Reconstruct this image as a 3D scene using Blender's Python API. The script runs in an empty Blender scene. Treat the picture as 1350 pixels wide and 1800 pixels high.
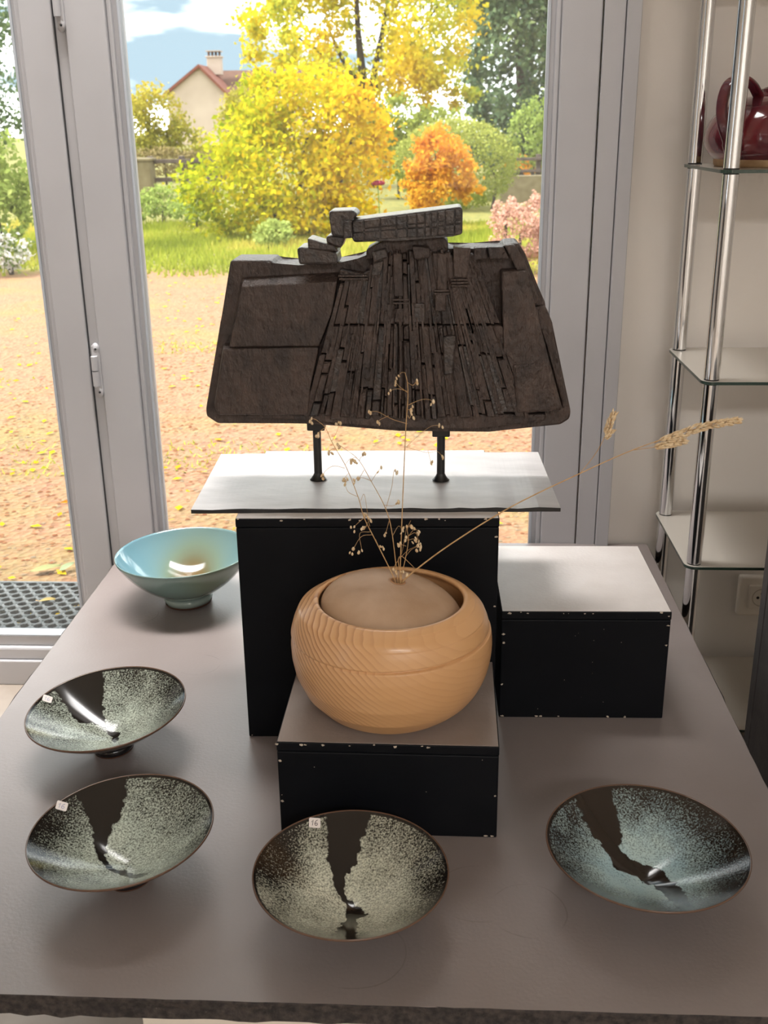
import bpy, bmesh, math, random
import numpy as np
from mathutils import Vector, Matrix
rng = np.random.default_rng(7); random.seed(7)
S = bpy.context.scene
COL = S.collection
R = math.radians

# ------------------------------------------------------------------ camera
FPX, PITCH, YAW, ROLL = 1860.0, R(20.0), R(3.1), R(0.72)
TZ = 0.41                      # table top above the floor
CAM = np.array([0.0, 0.0, TZ + 0.95])
fw = np.array([-math.sin(YAW)*math.cos(PITCH), math.cos(YAW)*math.cos(PITCH), -math.sin(PITCH)])
r0 = np.array([math.cos(YAW), math.sin(YAW), 0.0]); u0 = np.cross(r0, fw)
rt = math.cos(ROLL)*r0 - math.sin(ROLL)*u0
up = math.cos(ROLL)*u0 + math.sin(ROLL)*r0
cd = bpy.data.cameras.new('camera'); cam = bpy.data.objects.new('camera', cd); COL.objects.link(cam)
cd.sensor_fit = 'VERTICAL'; cd.sensor_height = 36.0; cd.lens = FPX/1800*36.0
cd.clip_start = 0.05; cd.clip_end = 600
cd.dof.use_dof = True; cd.dof.focus_distance = 1.75; cd.dof.aperture_fstop = 10.5
m = Matrix.Identity(4)
for i in range(3):
    m[i][0], m[i][1], m[i][2], m[i][3] = rt[i], up[i], -fw[i], CAM[i]
cam.matrix_world = m
S.camera = cam

def ray(x, y): return fw + rt*(x-675)/FPX - up*(y-900)/FPX
def at(x, y, Y):               # point at depth Y seen at a place of the frame
    d = ray(x, y); return CAM + d*(Y/d[1])
def ground(x, y, z=-0.03):
    d = ray(x, y); return CAM + d*((z-CAM[2])/d[2])

# ------------------------------------------------------------------ view, sky, sun, added fill lamps
S.view_settings.view_transform = 'Standard'; S.view_settings.look = 'None'
S.view_settings.gamma = 1.0; S.view_settings.use_curve_mapping = False
S.view_settings.exposure = 2.4
try:
    S.cycles.use_denoising = True
    S.cycles.max_bounces = 10; S.cycles.diffuse_bounces = 5; S.cycles.glossy_bounces = 5
    S.cycles.transparent_max_bounces = 12; S.cycles.sample_clamp_indirect = 6.0
    S.cycles.caustics_reflective = False; S.cycles.caustics_refractive = False
except Exception: pass

GK = 0.30                      # garden colours as reflectance: foliage and gravel are far darker than paper white
def garden(c): return (c[0]*GK, c[1]*GK, c[2]*GK, 1.0)
def srgb(r, g, b):
    f = lambda c: (c/255/12.92) if c/255 <= 0.04045 else ((c/255+0.055)/1.055)**2.4
    return (f(r), f(g), f(b), 1.0)

W = bpy.data.worlds.new('sky'); S.world = W; W.use_nodes = True
nt = W.node_tree; nt.nodes.clear()
def N(tree, typ, **kw):
    n = tree.nodes.new(typ)
    for k, v in kw.items(): setattr(n, k, v)
    return n
tc = N(nt, 'ShaderNodeTexCoord'); mp = N(nt, 'ShaderNodeMapping'); mp.inputs['Scale'].default_value = (1.6, 1.6, 6.5)
mp.inputs['Location'].default_value = (0.9, 2.6, 1.7)
nz = N(nt, 'ShaderNodeTexNoise'); nz.inputs['Scale'].default_value = 1.5; nz.inputs['Detail'].default_value = 6; nz.inputs['Roughness'].default_value = 0.52
cr = N(nt, 'ShaderNodeValToRGB'); cr.color_ramp.elements[0].position = 0.42; cr.color_ramp.elements[1].position = 0.60
cr.color_ramp.elements[0].color = (0.12, 0.16, 0.188, 1); cr.color_ramp.elements[1].color = (1.35, 1.35, 1.33, 1)
bg = N(nt, 'ShaderNodeBackground'); bg.inputs['Strength'].default_value = 1.0
ow = N(nt, 'ShaderNodeOutputWorld')
nt.links.new(tc.outputs['Generated'], mp.inputs['Vector']); nt.links.new(mp.outputs['Vector'], nz.inputs['Vector'])
nt.links.new(nz.outputs['Fac'], cr.inputs['Fac']); nt.links.new(cr.outputs['Color'], bg.inputs['Color']); nt.links.new(bg.outputs['Background'], ow.inputs['Surface'])

sd = bpy.data.lights.new('sun', 'SUN'); sun = bpy.data.objects.new('sun', sd); COL.objects.link(sun)
sd.energy = 1.8; sd.angle = R(12); sd.color = (1.0, 0.98, 0.95)
sun.rotation_euler = Vector((0.66, 0.07, -0.70)).to_track_quat('-Z', 'Y').to_euler()   # hazy sun along the facade

CEIL = 2.6
FILL_LAMPS = [(-1.0, 2.20, 2.3, 0.32, 4.2), (-2.3, -1.6, 0.5, 1.2, 0.4), (0.9, -2.2, 1.6, 0.6, 17.0)]   # added fill lamps, out of view: x, y, sx, sy, watts

# ------------------------------------------------------------------ mesh helpers
def link(name, me, mat=None, parent=None, smooth=False):
    o = bpy.data.objects.new(name, me); COL.objects.link(o)
    if mat is not None:
        for q in (mat if isinstance(mat, (list, tuple)) else [mat]): me.materials.append(q)
    if parent is not None: o.parent = parent
    if smooth: me.polygons.foreach_set('use_smooth', [True]*len(me.polygons))
    return o
def mesh(name, V, Fc, mat=None, parent=None, smooth=False):
    me = bpy.data.meshes.new(name); me.from_pydata([tuple(map(float, v)) for v in V], [], [tuple(f) for f in Fc]); me.update()
    return link(name, me, mat, parent, smooth)
def tri_mesh(name, V, T, mat=None, parent=None, attrs=None, smooth=False, n=3):
    me = bpy.data.meshes.new(name); V = np.asarray(V, np.float32); T = np.asarray(T, np.int32)
    me.vertices.add(len(V)); me.vertices.foreach_set('co', V.ravel())
    me.loops.add(T.size); me.loops.foreach_set('vertex_index', T.ravel())
    me.polygons.add(len(T)); me.polygons.foreach_set('loop_start', np.arange(0, T.size, n, dtype=np.int32))
    try: me.polygons.foreach_set('loop_total', np.full(len(T), n, np.int32))
    except Exception: pass
    me.update(calc_edges=True); me.validate()
    for k, a in (attrs or {}).items():
        at_ = me.attributes.new(k, 'FLOAT', 'POINT'); at_.data.foreach_set('value', np.asarray(a, np.float32))
    return link(name, me, mat, parent, smooth)
def finish(bm, name, mat, parent=None, smooth=False):
    me = bpy.data.meshes.new(name); bmesh.ops.recalc_face_normals(bm, faces=bm.faces); bm.to_mesh(me); bm.free()
    return link(name, me, mat, parent, smooth)
def box_bm(lo, hi, bev=0.0, seg=2):
    bm = bmesh.new(); bmesh.ops.create_cube(bm, size=1.0)
    lo, hi = Vector(lo), Vector(hi)
    for v in bm.verts: v.co = Vector([lo[i]+(hi[i]-lo[i])*(v.co[i]+0.5) for i in range(3)])
    if bev > 0: bmesh.ops.bevel(bm, geom=bm.edges[:], offset=bev, segments=seg, profile=0.5, affect='EDGES')
    return bm
def box(name, lo, hi, mat, parent=None, bev=0.0, seg=2):
    return finish(box_bm(lo, hi, bev, seg), name, mat, parent)
def prism(name, poly, y0, y1, mat, parent=None, bev=0.0, taper=0.0, seg=1):   # polygon in x-z extruded along y
    bm = bmesh.new(); c = np.mean(poly, 0)
    a = [bm.verts.new((p[0], y0, p[1])) for p in (np.array(poly)-c)*(1-taper)+c]; b = [bm.verts.new((p[0], y1, p[1])) for p in poly]
    bm.faces.new(a); bm.faces.new(b[::-1]); n = len(poly)
    for i in range(n): bm.faces.new((a[i], b[i], b[(i+1) % n], a[(i+1) % n]))
    if bev > 0: bmesh.ops.bevel(bm, geom=bm.edges[:], offset=bev, segments=seg, profile=0.5, affect='EDGES', clamp_overlap=True)
    return finish(bm, name, mat, parent)
def loft(name, front, back, y0, y1, mat, parent=None, bev=0.002):   # sloping flanks between a smaller front and a larger back outline
    bm = bmesh.new(); a = [bm.verts.new((p[0], y0, p[1])) for p in front]; b = [bm.verts.new((p[0], y1, p[1])) for p in back]; n = len(a)
    bm.faces.new(a); bm.faces.new(b[::-1])
    for i in range(n): bm.faces.new((a[i], b[i], b[(i+1) % n], a[(i+1) % n]))
    bmesh.ops.bevel(bm, geom=bm.edges[:], offset=bev, segments=2, profile=0.5, affect='EDGES', clamp_overlap=True)
    return finish(bm, name, mat, parent)
def lathe(name, prof, mat, parent=None, n=64, smooth=True, fn=None, center=(0, 0)):
    V = []; Fc = []
    for i in range(n):
        t = 2*math.pi*i/n
        for j, (r, z) in enumerate(prof):
            if fn: r, z = fn(r, z, t, j)
            V.append((center[0]+r*math.cos(t), center[1]+r*math.sin(t), z))
    k = len(prof)
    for i in range(n):
        a = i*k; b = ((i+1) % n)*k
        for j in range(k-1): Fc.append((a+j, b+j, b+j+1, a+j+1))
    o = mesh(name, V, Fc, mat, parent, smooth)
    bm = bmesh.new(); bm.from_mesh(o.data); bmesh.ops.remove_doubles(bm, verts=bm.verts, dist=1e-6); bmesh.ops.recalc_face_normals(bm, faces=bm.faces); bm.to_mesh(o.data); bm.free()
    if smooth: o.data.polygons.foreach_set('use_smooth', [True]*len(o.data.polygons))
    return o
def spline(pts, n=8):          # Catmull-Rom resample
    P = np.array(pts, float); Q = np.vstack([2*P[0]-P[1], P, 2*P[-1]-P[-2]]); out = []
    for i in range(1, len(Q)-2):
        for t in np.linspace(0, 1, n, endpoint=False):
            a, b, c, d = Q[i-1], Q[i], Q[i+1], Q[i+2]
            out.append(0.5*((2*b)+(-a+c)*t+(2*a-5*b+4*c-d)*t*t+(-a+3*b-3*c+d)*t**3))
    out.append(P[-1]); return np.array(out)
def tube_geo(pts, rad, n=8, flat=1.0):
    P = np.array(pts, float); k = len(P); rad = np.broadcast_to(rad, (k,)); V = []; Fc = []
    ref = np.array([0, 0, 1.0]); T = np.gradient(P, axis=0); T /= np.linalg.norm(T, axis=1)[:, None]+1e-12
    if abs(T[0]@ref) > 0.9: ref = np.array([0, 1.0, 0])
    u = np.cross(T[0], ref); u /= np.linalg.norm(u)
    for i in range(k):
        u = u-T[i]*(u@T[i]); u /= np.linalg.norm(u)+1e-12; w = np.cross(T[i], u)
        for j in range(n):
            a = 2*math.pi*j/n; V.append(P[i]+rad[i]*(u*math.cos(a)+w*math.sin(a)*flat))
    for i in range(k-1):
        for j in range(n): Fc.append((i*n+j, i*n+(j+1) % n, (i+1)*n+(j+1) % n, (i+1)*n+j))
    b = len(V); V += V[:n]+V[-n:]      # caps on vertices of their own keep a clean edge
    Fc.append(tuple(b+j for j in range(n))[::-1]); Fc.append(tuple(b+n+j for j in range(n)))
    return V, Fc
def tube(name, pts, rad, mat, parent=None, n=8, flat=1.0, smooth=True):
    V, Fc = tube_geo(pts, rad, n, flat); return mesh(name, V, Fc, mat, parent, smooth)
def join_geo(parts):
    V = []; Fc = []
    for v, f in parts:
        k = len(V); V += list(v); Fc += [tuple(i+k for i in q) for q in f]
    return V, Fc
def empty(name, loc=(0, 0, 0), rz=0.0):
    o = bpy.data.objects.new(name, None); COL.objects.link(o); o.location = tuple(map(float, loc)); o.rotation_euler = (0, 0, rz); o.empty_display_size = 0.05
    return o
def tag(o, label=None, cat=None, group=None, kind=None):
    if label: o['label'] = label
    if cat: o['category'] = cat
    if group: o['group'] = group
    if kind: o['kind'] = kind
    return o
def struct(o, label=None):
    o['kind'] = 'structure'
    if label: o['label'] = label
    return o

# ------------------------------------------------------------------ materials
def material(name, col, rough=0.6, col2=None, nscale=20.0, stretch=(1, 1, 1), lo=0.35, hi=0.65, bump=0.0, bscale=None, metal=0.0, coat=0.0, spec=0.5, detail=4.0, bdist=0.002, bstretch=None, sheen=0):
    M = bpy.data.materials.new(name); M.use_nodes = True; t = M.node_tree; b = t.nodes['Principled BSDF']
    b.inputs['Base Color'].default_value = col; b.inputs['Roughness'].default_value = rough; b.inputs['Metallic'].default_value = metal
    b.inputs['Coat Weight'].default_value = coat; b.inputs['Coat Roughness'].default_value = 0.06; b.inputs['Specular IOR Level'].default_value = spec
    tc = N(t, 'ShaderNodeTexCoord')
    def noise(sc, st):
        mp = N(t, 'ShaderNodeMapping'); mp.inputs['Scale'].default_value = st; n = N(t, 'ShaderNodeTexNoise')
        n.inputs['Scale'].default_value = sc; n.inputs['Detail'].default_value = detail
        t.links.new(tc.outputs['Object'], mp.inputs['Vector']); t.links.new(mp.outputs['Vector'], n.inputs['Vector']); return n
    if col2 is not None:
        n = noise(nscale, stretch); r = N(t, 'ShaderNodeValToRGB'); e = r.color_ramp.elements
        e[0].position = lo; e[1].position = hi; e[0].color = col; e[1].color = col2
        t.links.new(n.outputs['Fac'], r.inputs['Fac']); t.links.new(r.outputs['Color'], b.inputs['Base Color'])
    if bump > 0:
        n = noise(bscale or nscale, bstretch or stretch); bp = N(t, 'ShaderNodeBump'); bp.inputs['Strength'].default_value = bump; bp.inputs['Distance'].default_value = bdist
        t.links.new(n.outputs['Fac'], bp.inputs['Height']); t.links.new(bp.outputs['Normal'], b.inputs['Normal'])
    return M
def node_of(M, typ): return [n for n in M.node_tree.nodes if n.bl_idname == typ][0]

pvc = material('white_pvc', srgb(188, 187, 190), 0.38, srgb(180, 179, 182), 3.0)
gasket = material('rubber_gasket', srgb(186, 192, 200), 0.5)
dark_gap = material('dark_joint', srgb(60, 60, 62), 0.8)
plaster = material('wall_paint', srgb(238, 232, 225), 0.75, srgb(231, 224, 216), 2.5, bump=0.15, bscale=90, bdist=0.001)
ceiling_m = material('ceiling_paint', srgb(235, 233, 228), 0.9)
floor_m = material('pale_floor', srgb(178, 168, 158), 0.45, srgb(158, 146, 134), 6.0, bump=0.1, bscale=40)
# painted board of the table: taupe with faint scuffs
table_m = material('taupe_board', srgb(144, 134, 131), 0.38, srgb(130, 119, 115), 3.2, lo=0.3, hi=0.7, bump=0.22, bscale=190, bdist=0.0012, detail=5, spec=0.85)
def ring_scuffs(M, rings):       # faint pencil-like rings where pots once stood
    t = M.node_tree; b = t.nodes['Principled BSDF']; L = t.links.new; src = b.inputs['Base Color'].links[0].from_socket; tc = N(t, 'ShaderNodeTexCoord'); prev = None
    nz_ = N(t, 'ShaderNodeTexNoise'); nz_.inputs['Scale'].default_value = 14; L(tc.outputs['Object'], nz_.inputs['Vector'])
    for cx, cy, r_ in rings:
        d = N(t, 'ShaderNodeVectorMath', operation='DISTANCE'); d.inputs[1].default_value = (cx, cy, TZ); L(tc.outputs['Object'], d.inputs[0])
        a = N(t, 'ShaderNodeMath', operation='SUBTRACT'); a.inputs[1].default_value = r_; L(d.outputs['Value'], a.inputs[0])
        w = N(t, 'ShaderNodeMath', operation='MULTIPLY_ADD'); w.inputs[1].default_value = 0.012; L(nz_.outputs['Fac'], w.inputs[0]); L(a.outputs[0], w.inputs[2])
        c = N(t, 'ShaderNodeMath', operation='SUBTRACT'); c.inputs[1].default_value = 0.006; L(w.outputs[0], c.inputs[0])
        e = N(t, 'ShaderNodeMath', operation='ABSOLUTE'); L(c.outputs[0], e.inputs[0])
        m_ = N(t, 'ShaderNodeMapRange'); m_.inputs['From Min'].default_value = 0.0014; m_.inputs['From Max'].default_value = 0.0003; L(e.outputs[0], m_.inputs['Value'])
        if prev is None: prev = m_.outputs['Result']
        else:
            x = N(t, 'ShaderNodeMath', operation='MAXIMUM'); L(prev, x.inputs[0]); L(m_.outputs['Result'], x.inputs[1]); prev = x.outputs[0]
    k = N(t, 'ShaderNodeMapRange'); k.inputs['From Min'].default_value = 0.45; k.inputs['From Max'].default_value = 0.6; L(nz_.outputs['Fac'], k.inputs['Value'])
    y = N(t, 'ShaderNodeMath', operation='MULTIPLY'); L(prev, y.inputs[0]); L(k.outputs['Result'], y.inputs[1])
    z = N(t, 'ShaderNodeMath', operation='MULTIPLY'); z.inputs[1].default_value = 0.45; L(y.outputs[0], z.inputs[0])
    mx = N(t, 'ShaderNodeMix', data_type='RGBA'); mx.inputs['B'].default_value = srgb(92, 84, 82); L(z.outputs[0], mx.inputs['Factor']); L(src, mx.inputs['A']); L(mx.outputs['Result'], b.inputs['Base Color'])
ring_scuffs(table_m, [(-0.531, 0.388, 0.062), (-0.324, 0.089, 0.04), (0.18, -0.528, 0.055), (0.245, -0.558, 0.05), (-0.45, -0.62, 0.05), (0.03, -0.64, 0.06), (-0.50, 0.30, 0.045)])
edge_m = material('rough_black_edge', srgb(34, 30, 29), 0.85, srgb(66, 58, 54), 120, bump=0.9, bscale=130, bdist=0.004)
black_m = material('black_paint', srgb(6, 8, 13), 0.55, srgb(10, 12, 17), 14, bump=0.18, bscale=120, bdist=0.001, spec=0.16)
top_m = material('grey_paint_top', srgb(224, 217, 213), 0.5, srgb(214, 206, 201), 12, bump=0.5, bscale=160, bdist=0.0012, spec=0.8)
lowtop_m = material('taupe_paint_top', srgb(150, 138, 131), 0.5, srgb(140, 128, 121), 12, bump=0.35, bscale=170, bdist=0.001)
chip_m = material('bare_chip', srgb(190, 176, 160), 0.8)
plate_m = material('plate_paint', srgb(206, 201, 200), 0.45, srgb(188, 183, 182), 9, bump=0.4, bscale=60, bdist=0.0012, stretch=(1, 3, 1), spec=0.8)
iron_m = material('black_iron', srgb(22, 22, 24), 0.35, srgb(34, 33, 33), 60, bump=0.25, bscale=120, bdist=0.0008)
clay_m = material('dark_stoneware', srgb(80, 65, 58), 0.45, srgb(48, 39, 36), 36, stretch=(1, 1, 0.55), lo=0.3, hi=0.7, bump=1.0, bscale=150, bstretch=(1, 1, 0.5), bdist=0.006, detail=8, spec=0.5)
clay_black = material('black_slip', srgb(40, 36, 36), 0.3, srgb(72, 61, 55), 60, bump=0.7, bscale=160, bdist=0.004, detail=7, spec=0.55)
chrome = material('chrome', srgb(225, 226, 228), 0.07, metal=1.0)
shelf_m = material('white_glass', srgb(206, 200, 190), 0.15, coat=0.4)
shelf_edge = material('green_glass_edge', srgb(50, 70, 62), 0.2)
socket_m = material('ivory_plastic', srgb(240, 232, 220), 0.4)
hole_m = material('socket_hole', srgb(30, 26, 24), 0.6)
tea_m = material('oxblood_glaze', srgb(84, 28, 42), 0.12, srgb(118, 44, 48), 16, coat=0.6, lo=0.4, hi=0.7)
tea_clay = material('bare_stoneware', srgb(186, 158, 122), 0.7, srgb(150, 118, 82), 30)
panel_m = material('charcoal_board', srgb(84, 80, 80), 0.55, srgb(70, 67, 68), 30, bump=0.25, bscale=200)
cream_m = material('cream_board', srgb(226, 216, 202), 0.6)
vase_m = material('sandy_stoneware', srgb(178, 148, 120), 0.6, srgb(164, 132, 102), 18, bump=0.35, bscale=500, bdist=0.0006, detail=6)
straw_m = material('dry_straw', srgb(206, 170, 122), 0.7, srgb(184, 142, 92), 120)
seed_m = material('dry_seed', srgb(232, 212, 178), 0.75, srgb(206, 174, 130), 200)
sticker_m = material('sticker_paper', srgb(232, 224, 220), 0.7)
ink_m = material('pen_ink', srgb(52, 48, 56), 0.6)
inkf_m = material('faded_ink', srgb(170, 168, 196), 0.6)
mat_m = material('grey_rubber', garden(srgb(176, 180, 180)), 0.8, garden(srgb(150, 156, 156)), 40)
fill_lamp_frame = material('fill_lamp_frame', srgb(220, 220, 220), 0.4)  # housing of the added fill lamps

def pane_material():           # thin clear glass: straight-through plus a fresnel reflection, a little dried dirt
    M = bpy.data.materials.new('window_glass'); M.use_nodes = True; t = M.node_tree; t.nodes.clear()
    tr = N(t, 'ShaderNodeBsdfTransparent'); tr.inputs['Color'].default_value = (0.97, 0.985, 0.98, 1)
    gl = N(t, 'ShaderNodeBsdfGlossy'); gl.inputs['Roughness'].default_value = 0.01
    fr = N(t, 'ShaderNodeFresnel'); fr.inputs['IOR'].default_value = 1.4
    mx = N(t, 'ShaderNodeMixShader'); df = N(t, 'ShaderNodeBsdfTranslucent'); df.inputs['Color'].default_value = (0.9, 0.9, 0.88, 1)
    m2 = N(t, 'ShaderNodeMixShader'); tc = N(t, 'ShaderNodeTexCoord'); v = N(t, 'ShaderNodeTexVoronoi'); v.inputs['Scale'].default_value = 110
    n = N(t, 'ShaderNodeTexNoise'); n.inputs['Scale'].default_value = 5.5; n.inputs['Detail'].default_value = 3
    r1 = N(t, 'ShaderNodeMapRange'); r1.inputs['From Min'].default_value = 0.16; r1.inputs['From Max'].default_value = 0.05
    r2 = N(t, 'ShaderNodeMapRange'); r2.inputs['From Min'].default_value = 0.56; r2.inputs['From Max'].default_value = 0.72
    mu = N(t, 'ShaderNodeMath', operation='MULTIPLY'); ad = N(t, 'ShaderNodeMath', operation='MULTIPLY_ADD'); ad.inputs[1].default_value = 0.5; ad.inputs[2].default_value = 0.012
    o = N(t, 'ShaderNodeOutputMaterial'); L = t.links.new
    L(tc.outputs['Object'], v.inputs['Vector']); L(tc.outputs['Object'], n.inputs['Vector'])
    L(v.outputs['Distance'], r1.inputs['Value']); L(n.outputs['Fac'], r2.inputs['Value']); L(r1.outputs['Result'], mu.inputs[0]); L(r2.outputs['Result'], mu.inputs[1]); L(mu.outputs[0], ad.inputs[0])
    L(ad.outputs[0], m2.inputs['Fac']); L(tr.outputs[0], m2.inputs[1]); L(df.outputs[0], m2.inputs[2])
    L(fr.outputs[0], mx.inputs['Fac']); L(m2.outputs[0], mx.inputs[1]); L(gl.outputs[0], mx.inputs[2]); L(mx.outputs[0], o.inputs['Surface'])
    return M
glass_m = pane_material()

def leaf_material(name, stops, trans=0.35, gain=2.3):
    M = bpy.data.materials.new(name); M.use_nodes = True; t = M.node_tree; t.nodes.clear()
    a = N(t, 'ShaderNodeAttribute', attribute_name='tint'); r = N(t, 'ShaderNodeValToRGB')
    e = r.color_ramp.elements
    while len(e) < len(stops): e.new(0.5)
    for i, (p, c) in enumerate(stops): e[i].position = p; e[i].color = tuple(min(0.95, gain*v) for v in garden(srgb(*c))[:3])+(1.0,)
    d = N(t, 'ShaderNodeBsdfDiffuse'); tl = N(t, 'ShaderNodeBsdfTranslucent'); mx = N(t, 'ShaderNodeMixShader'); mx.inputs['Fac'].default_value = trans
    o = N(t, 'ShaderNodeOutputMaterial'); L = t.links.new
    L(a.outputs['Fac'], r.inputs['Fac']); L(r.outputs['Color'], d.inputs['Color']); L(r.outputs['Color'], tl.inputs['Color'])
    L(d.outputs[0], mx.inputs[1]); L(tl.outputs[0], mx.inputs[2]); L(mx.outputs[0], o.inputs['Surface'])
    return M

def wood_material():
    M = material('ash_wood', srgb(206, 152, 98), 0.34, coat=0.15); t = M.node_tree; b = t.nodes['Principled BSDF']; L = t.links.new
    tc = N(t, 'ShaderNodeTexCoord'); mp = N(t, 'ShaderNodeMapping'); mp.inputs['Location'].default_value = (0.24, -0.10, 0.22)
    w = N(t, 'ShaderNodeTexWave', wave_type='RINGS', rings_direction='SPHERICAL', wave_profile='SAW'); w.inputs['Scale'].default_value = 46; w.inputs['Distortion'].default_value = 5.0; w.inputs['Detail'].default_value = 2.5; w.inputs['Detail Scale'].default_value = 0.35; w.inputs['Detail Roughness'].default_value = 0.6
    r = N(t, 'ShaderNodeValToRGB'); e = r.color_ramp.elements; e[0].position = 0.0; e[0].color = srgb(216, 172, 128); e[1].position = 1.0; e[1].color = srgb(156, 106, 68)
    x = e.new(0.6); x.color = srgb(204, 156, 110); x = e.new(0.9); x.color = srgb(164, 114, 74)
    # growth rings run through the left half of the block; the right half is plain sapwood
    sx = N(t, 'ShaderNodeSeparateXYZ'); n = N(t, 'ShaderNodeTexNoise'); n.inputs['Scale'].default_value = 9; n.inputs['Detail'].default_value = 3
    off = N(t, 'ShaderNodeMath', operation='MULTIPLY_ADD'); off.inputs[1].default_value = 0.12
    mr = N(t, 'ShaderNodeMapRange'); mr.inputs['From Min'].default_value = -0.05; mr.inputs['From Max'].default_value = 0.06; mr.inputs['To Min'].default_value = 1.0; mr.inputs['To Max'].default_value = 0.1
    r2 = N(t, 'ShaderNodeValToRGB'); r2.color_ramp.elements[0].color = srgb(212, 166, 118); r2.color_ramp.elements[1].color = srgb(198, 150, 102)
    mx = N(t, 'ShaderNodeMix', data_type='RGBA'); fine = N(t, 'ShaderNodeTexNoise'); fine.inputs['Scale'].default_value = 160
    mp2 = N(t, 'ShaderNodeMapping'); mp2.inputs['Scale'].default_value = (0.12, 1, 1)
    bp = N(t, 'ShaderNodeBump'); bp.inputs['Strength'].default_value = 0.06; bp.inputs['Distance'].default_value = 0.001
    L(tc.outputs['Object'], mp.inputs['Vector']); L(mp.outputs['Vector'], w.inputs['Vector']); L(w.outputs['Fac'], r.inputs['Fac'])
    L(tc.outputs['Object'], sx.inputs[0]); L(tc.outputs['Object'], n.inputs['Vector']); L(n.outputs['Fac'], r2.inputs['Fac'])
    L(n.outputs['Fac'], off.inputs[0]); L(sx.outputs['X'], off.inputs[2]); L(off.outputs[0], mr.inputs['Value'])
    L(mr.outputs['Result'], mx.inputs['Factor']); L(r2.outputs['Color'], mx.inputs['A']); L(r.outputs['Color'], mx.inputs['B']); L(mx.outputs['Result'], b.inputs['Base Color'])
    L(tc.outputs['Object'], mp2.inputs['Vector']); L(mp2.outputs['Vector'], fine.inputs['Vector']); L(fine.outputs['Fac'], bp.inputs['Height']); L(bp.outputs['Normal'], b.inputs['Normal'])
    return M
wood_m = wood_material()

def glaze_material(name, light, light2, dark, sc=430.0):
    M = material(name, dark, 0.1, spec=0.5); t = M.node_tree; b = t.nodes['Principled BSDF']; L = t.links.new
    tc = N(t, 'ShaderNodeTexCoord'); n = N(t, 'ShaderNodeTexNoise'); n.inputs['Scale'].default_value = sc; n.inputs['Detail'].default_value = 2.5; n.inputs['Roughness'].default_value = 0.55
    a = N(t, 'ShaderNodeAttribute', attribute_name='white'); ad = N(t, 'ShaderNodeMath', operation='ADD')
    mr = N(t, 'ShaderNodeMapRange'); mr.inputs['From Min'].default_value = 0.82; mr.inputs['From Max'].default_value = 1.26; mr.clamp = True
    bd = N(t, 'ShaderNodeAttribute', attribute_name='glaze'); mu = N(t, 'ShaderNodeMath', operation='MULTIPLY')
    big = N(t, 'ShaderNodeTexNoise'); big.inputs['Scale'].default_value = 26
    lm = N(t, 'ShaderNodeMix', data_type='RGBA'); lm.inputs['A'].default_value = light; lm.inputs['B'].default_value = light2
    mx = N(t, 'ShaderNodeMix', data_type='RGBA'); mx.inputs['A'].default_value = dark
    bp = N(t, 'ShaderNodeBump'); bp.inputs['Strength'].default_value = 0.22; bp.inputs['Distance'].default_value = 0.0006
    L(tc.outputs['Object'], n.inputs['Vector']); L(tc.outputs['Object'], big.inputs['Vector']); L(n.outputs['Fac'], ad.inputs[0]); L(a.outputs['Fac'], ad.inputs[1]); L(ad.outputs[0], mr.inputs['Value'])
    L(mr.outputs['Result'], mu.inputs[0]); L(bd.outputs['Fac'], mu.inputs[1]); L(big.outputs['Fac'], lm.inputs['Factor']); L(lm.outputs['Result'], mx.inputs['B']); L(mu.outputs[0], mx.inputs['Factor']); L(mx.outputs['Result'], b.inputs['Base Color'])
    hm = N(t, 'ShaderNodeMath', operation='MULTIPLY'); L(n.outputs['Fac'], hm.inputs[0]); L(bd.outputs['Fac'], hm.inputs[1])
    L(hm.outputs[0], bp.inputs['Height']); L(bp.outputs['Normal'], b.inputs['Normal'])
    return M

# ------------------------------------------------------------------ the room
YW = 2.40                      # inner face of the glazed wall
XL, XR, YB = -3.0, 2.3, -3.6
struct(box('floor', (XL-0.2, YB-0.2, -0.06), (XR+0.2, YW+0.08, 0.0), floor_m), 'pale beige floor')
struct(box('ceiling', (XL-0.2, YB-0.2, CEIL), (XR+0.2, YW+0.25, CEIL+0.1), ceiling_m), 'white ceiling above the display')
def wall(name, boxes, label):
    V, Fc = join_geo([((lambda bm: ([v.co.copy() for v in bm.verts], [[v.index for v in f.verts] for f in bm.faces]))(bb)) for bb in [box_bm(*b) for b in boxes]])
    return struct(mesh(name, V, Fc, plaster), label)
HEAD = 2.25
wall('wall_front', [((0.405, YW, 0), (XR, YW+0.22, CEIL)), ((XL, YW, HEAD), (0.405, YW+0.22, CEIL))], 'cream painted wall beside the glazed door')
wall('wall_right', [((XR, YB, 0), (XR+0.15, YW+0.22, CEIL))], 'cream wall on the right side of the room')
wall('wall_left', [((XL-0.15, YB, 0), (XL, YW+0.22, 0.5)), ((XL-0.15, YB, 2.3), (XL, YW+0.22, CEIL)), ((XL-0.15, YB, 0.5), (XL, -2.2, 2.3)), ((XL-0.15, -0.7, 0.5), (XL, YW+0.22, 2.3))], 'cream wall on the left with an opening added for daylight')
wall('wall_back', [((XL, YB-0.15, 0), (XR, YB, CEIL))], 'cream wall behind the viewer')

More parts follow.
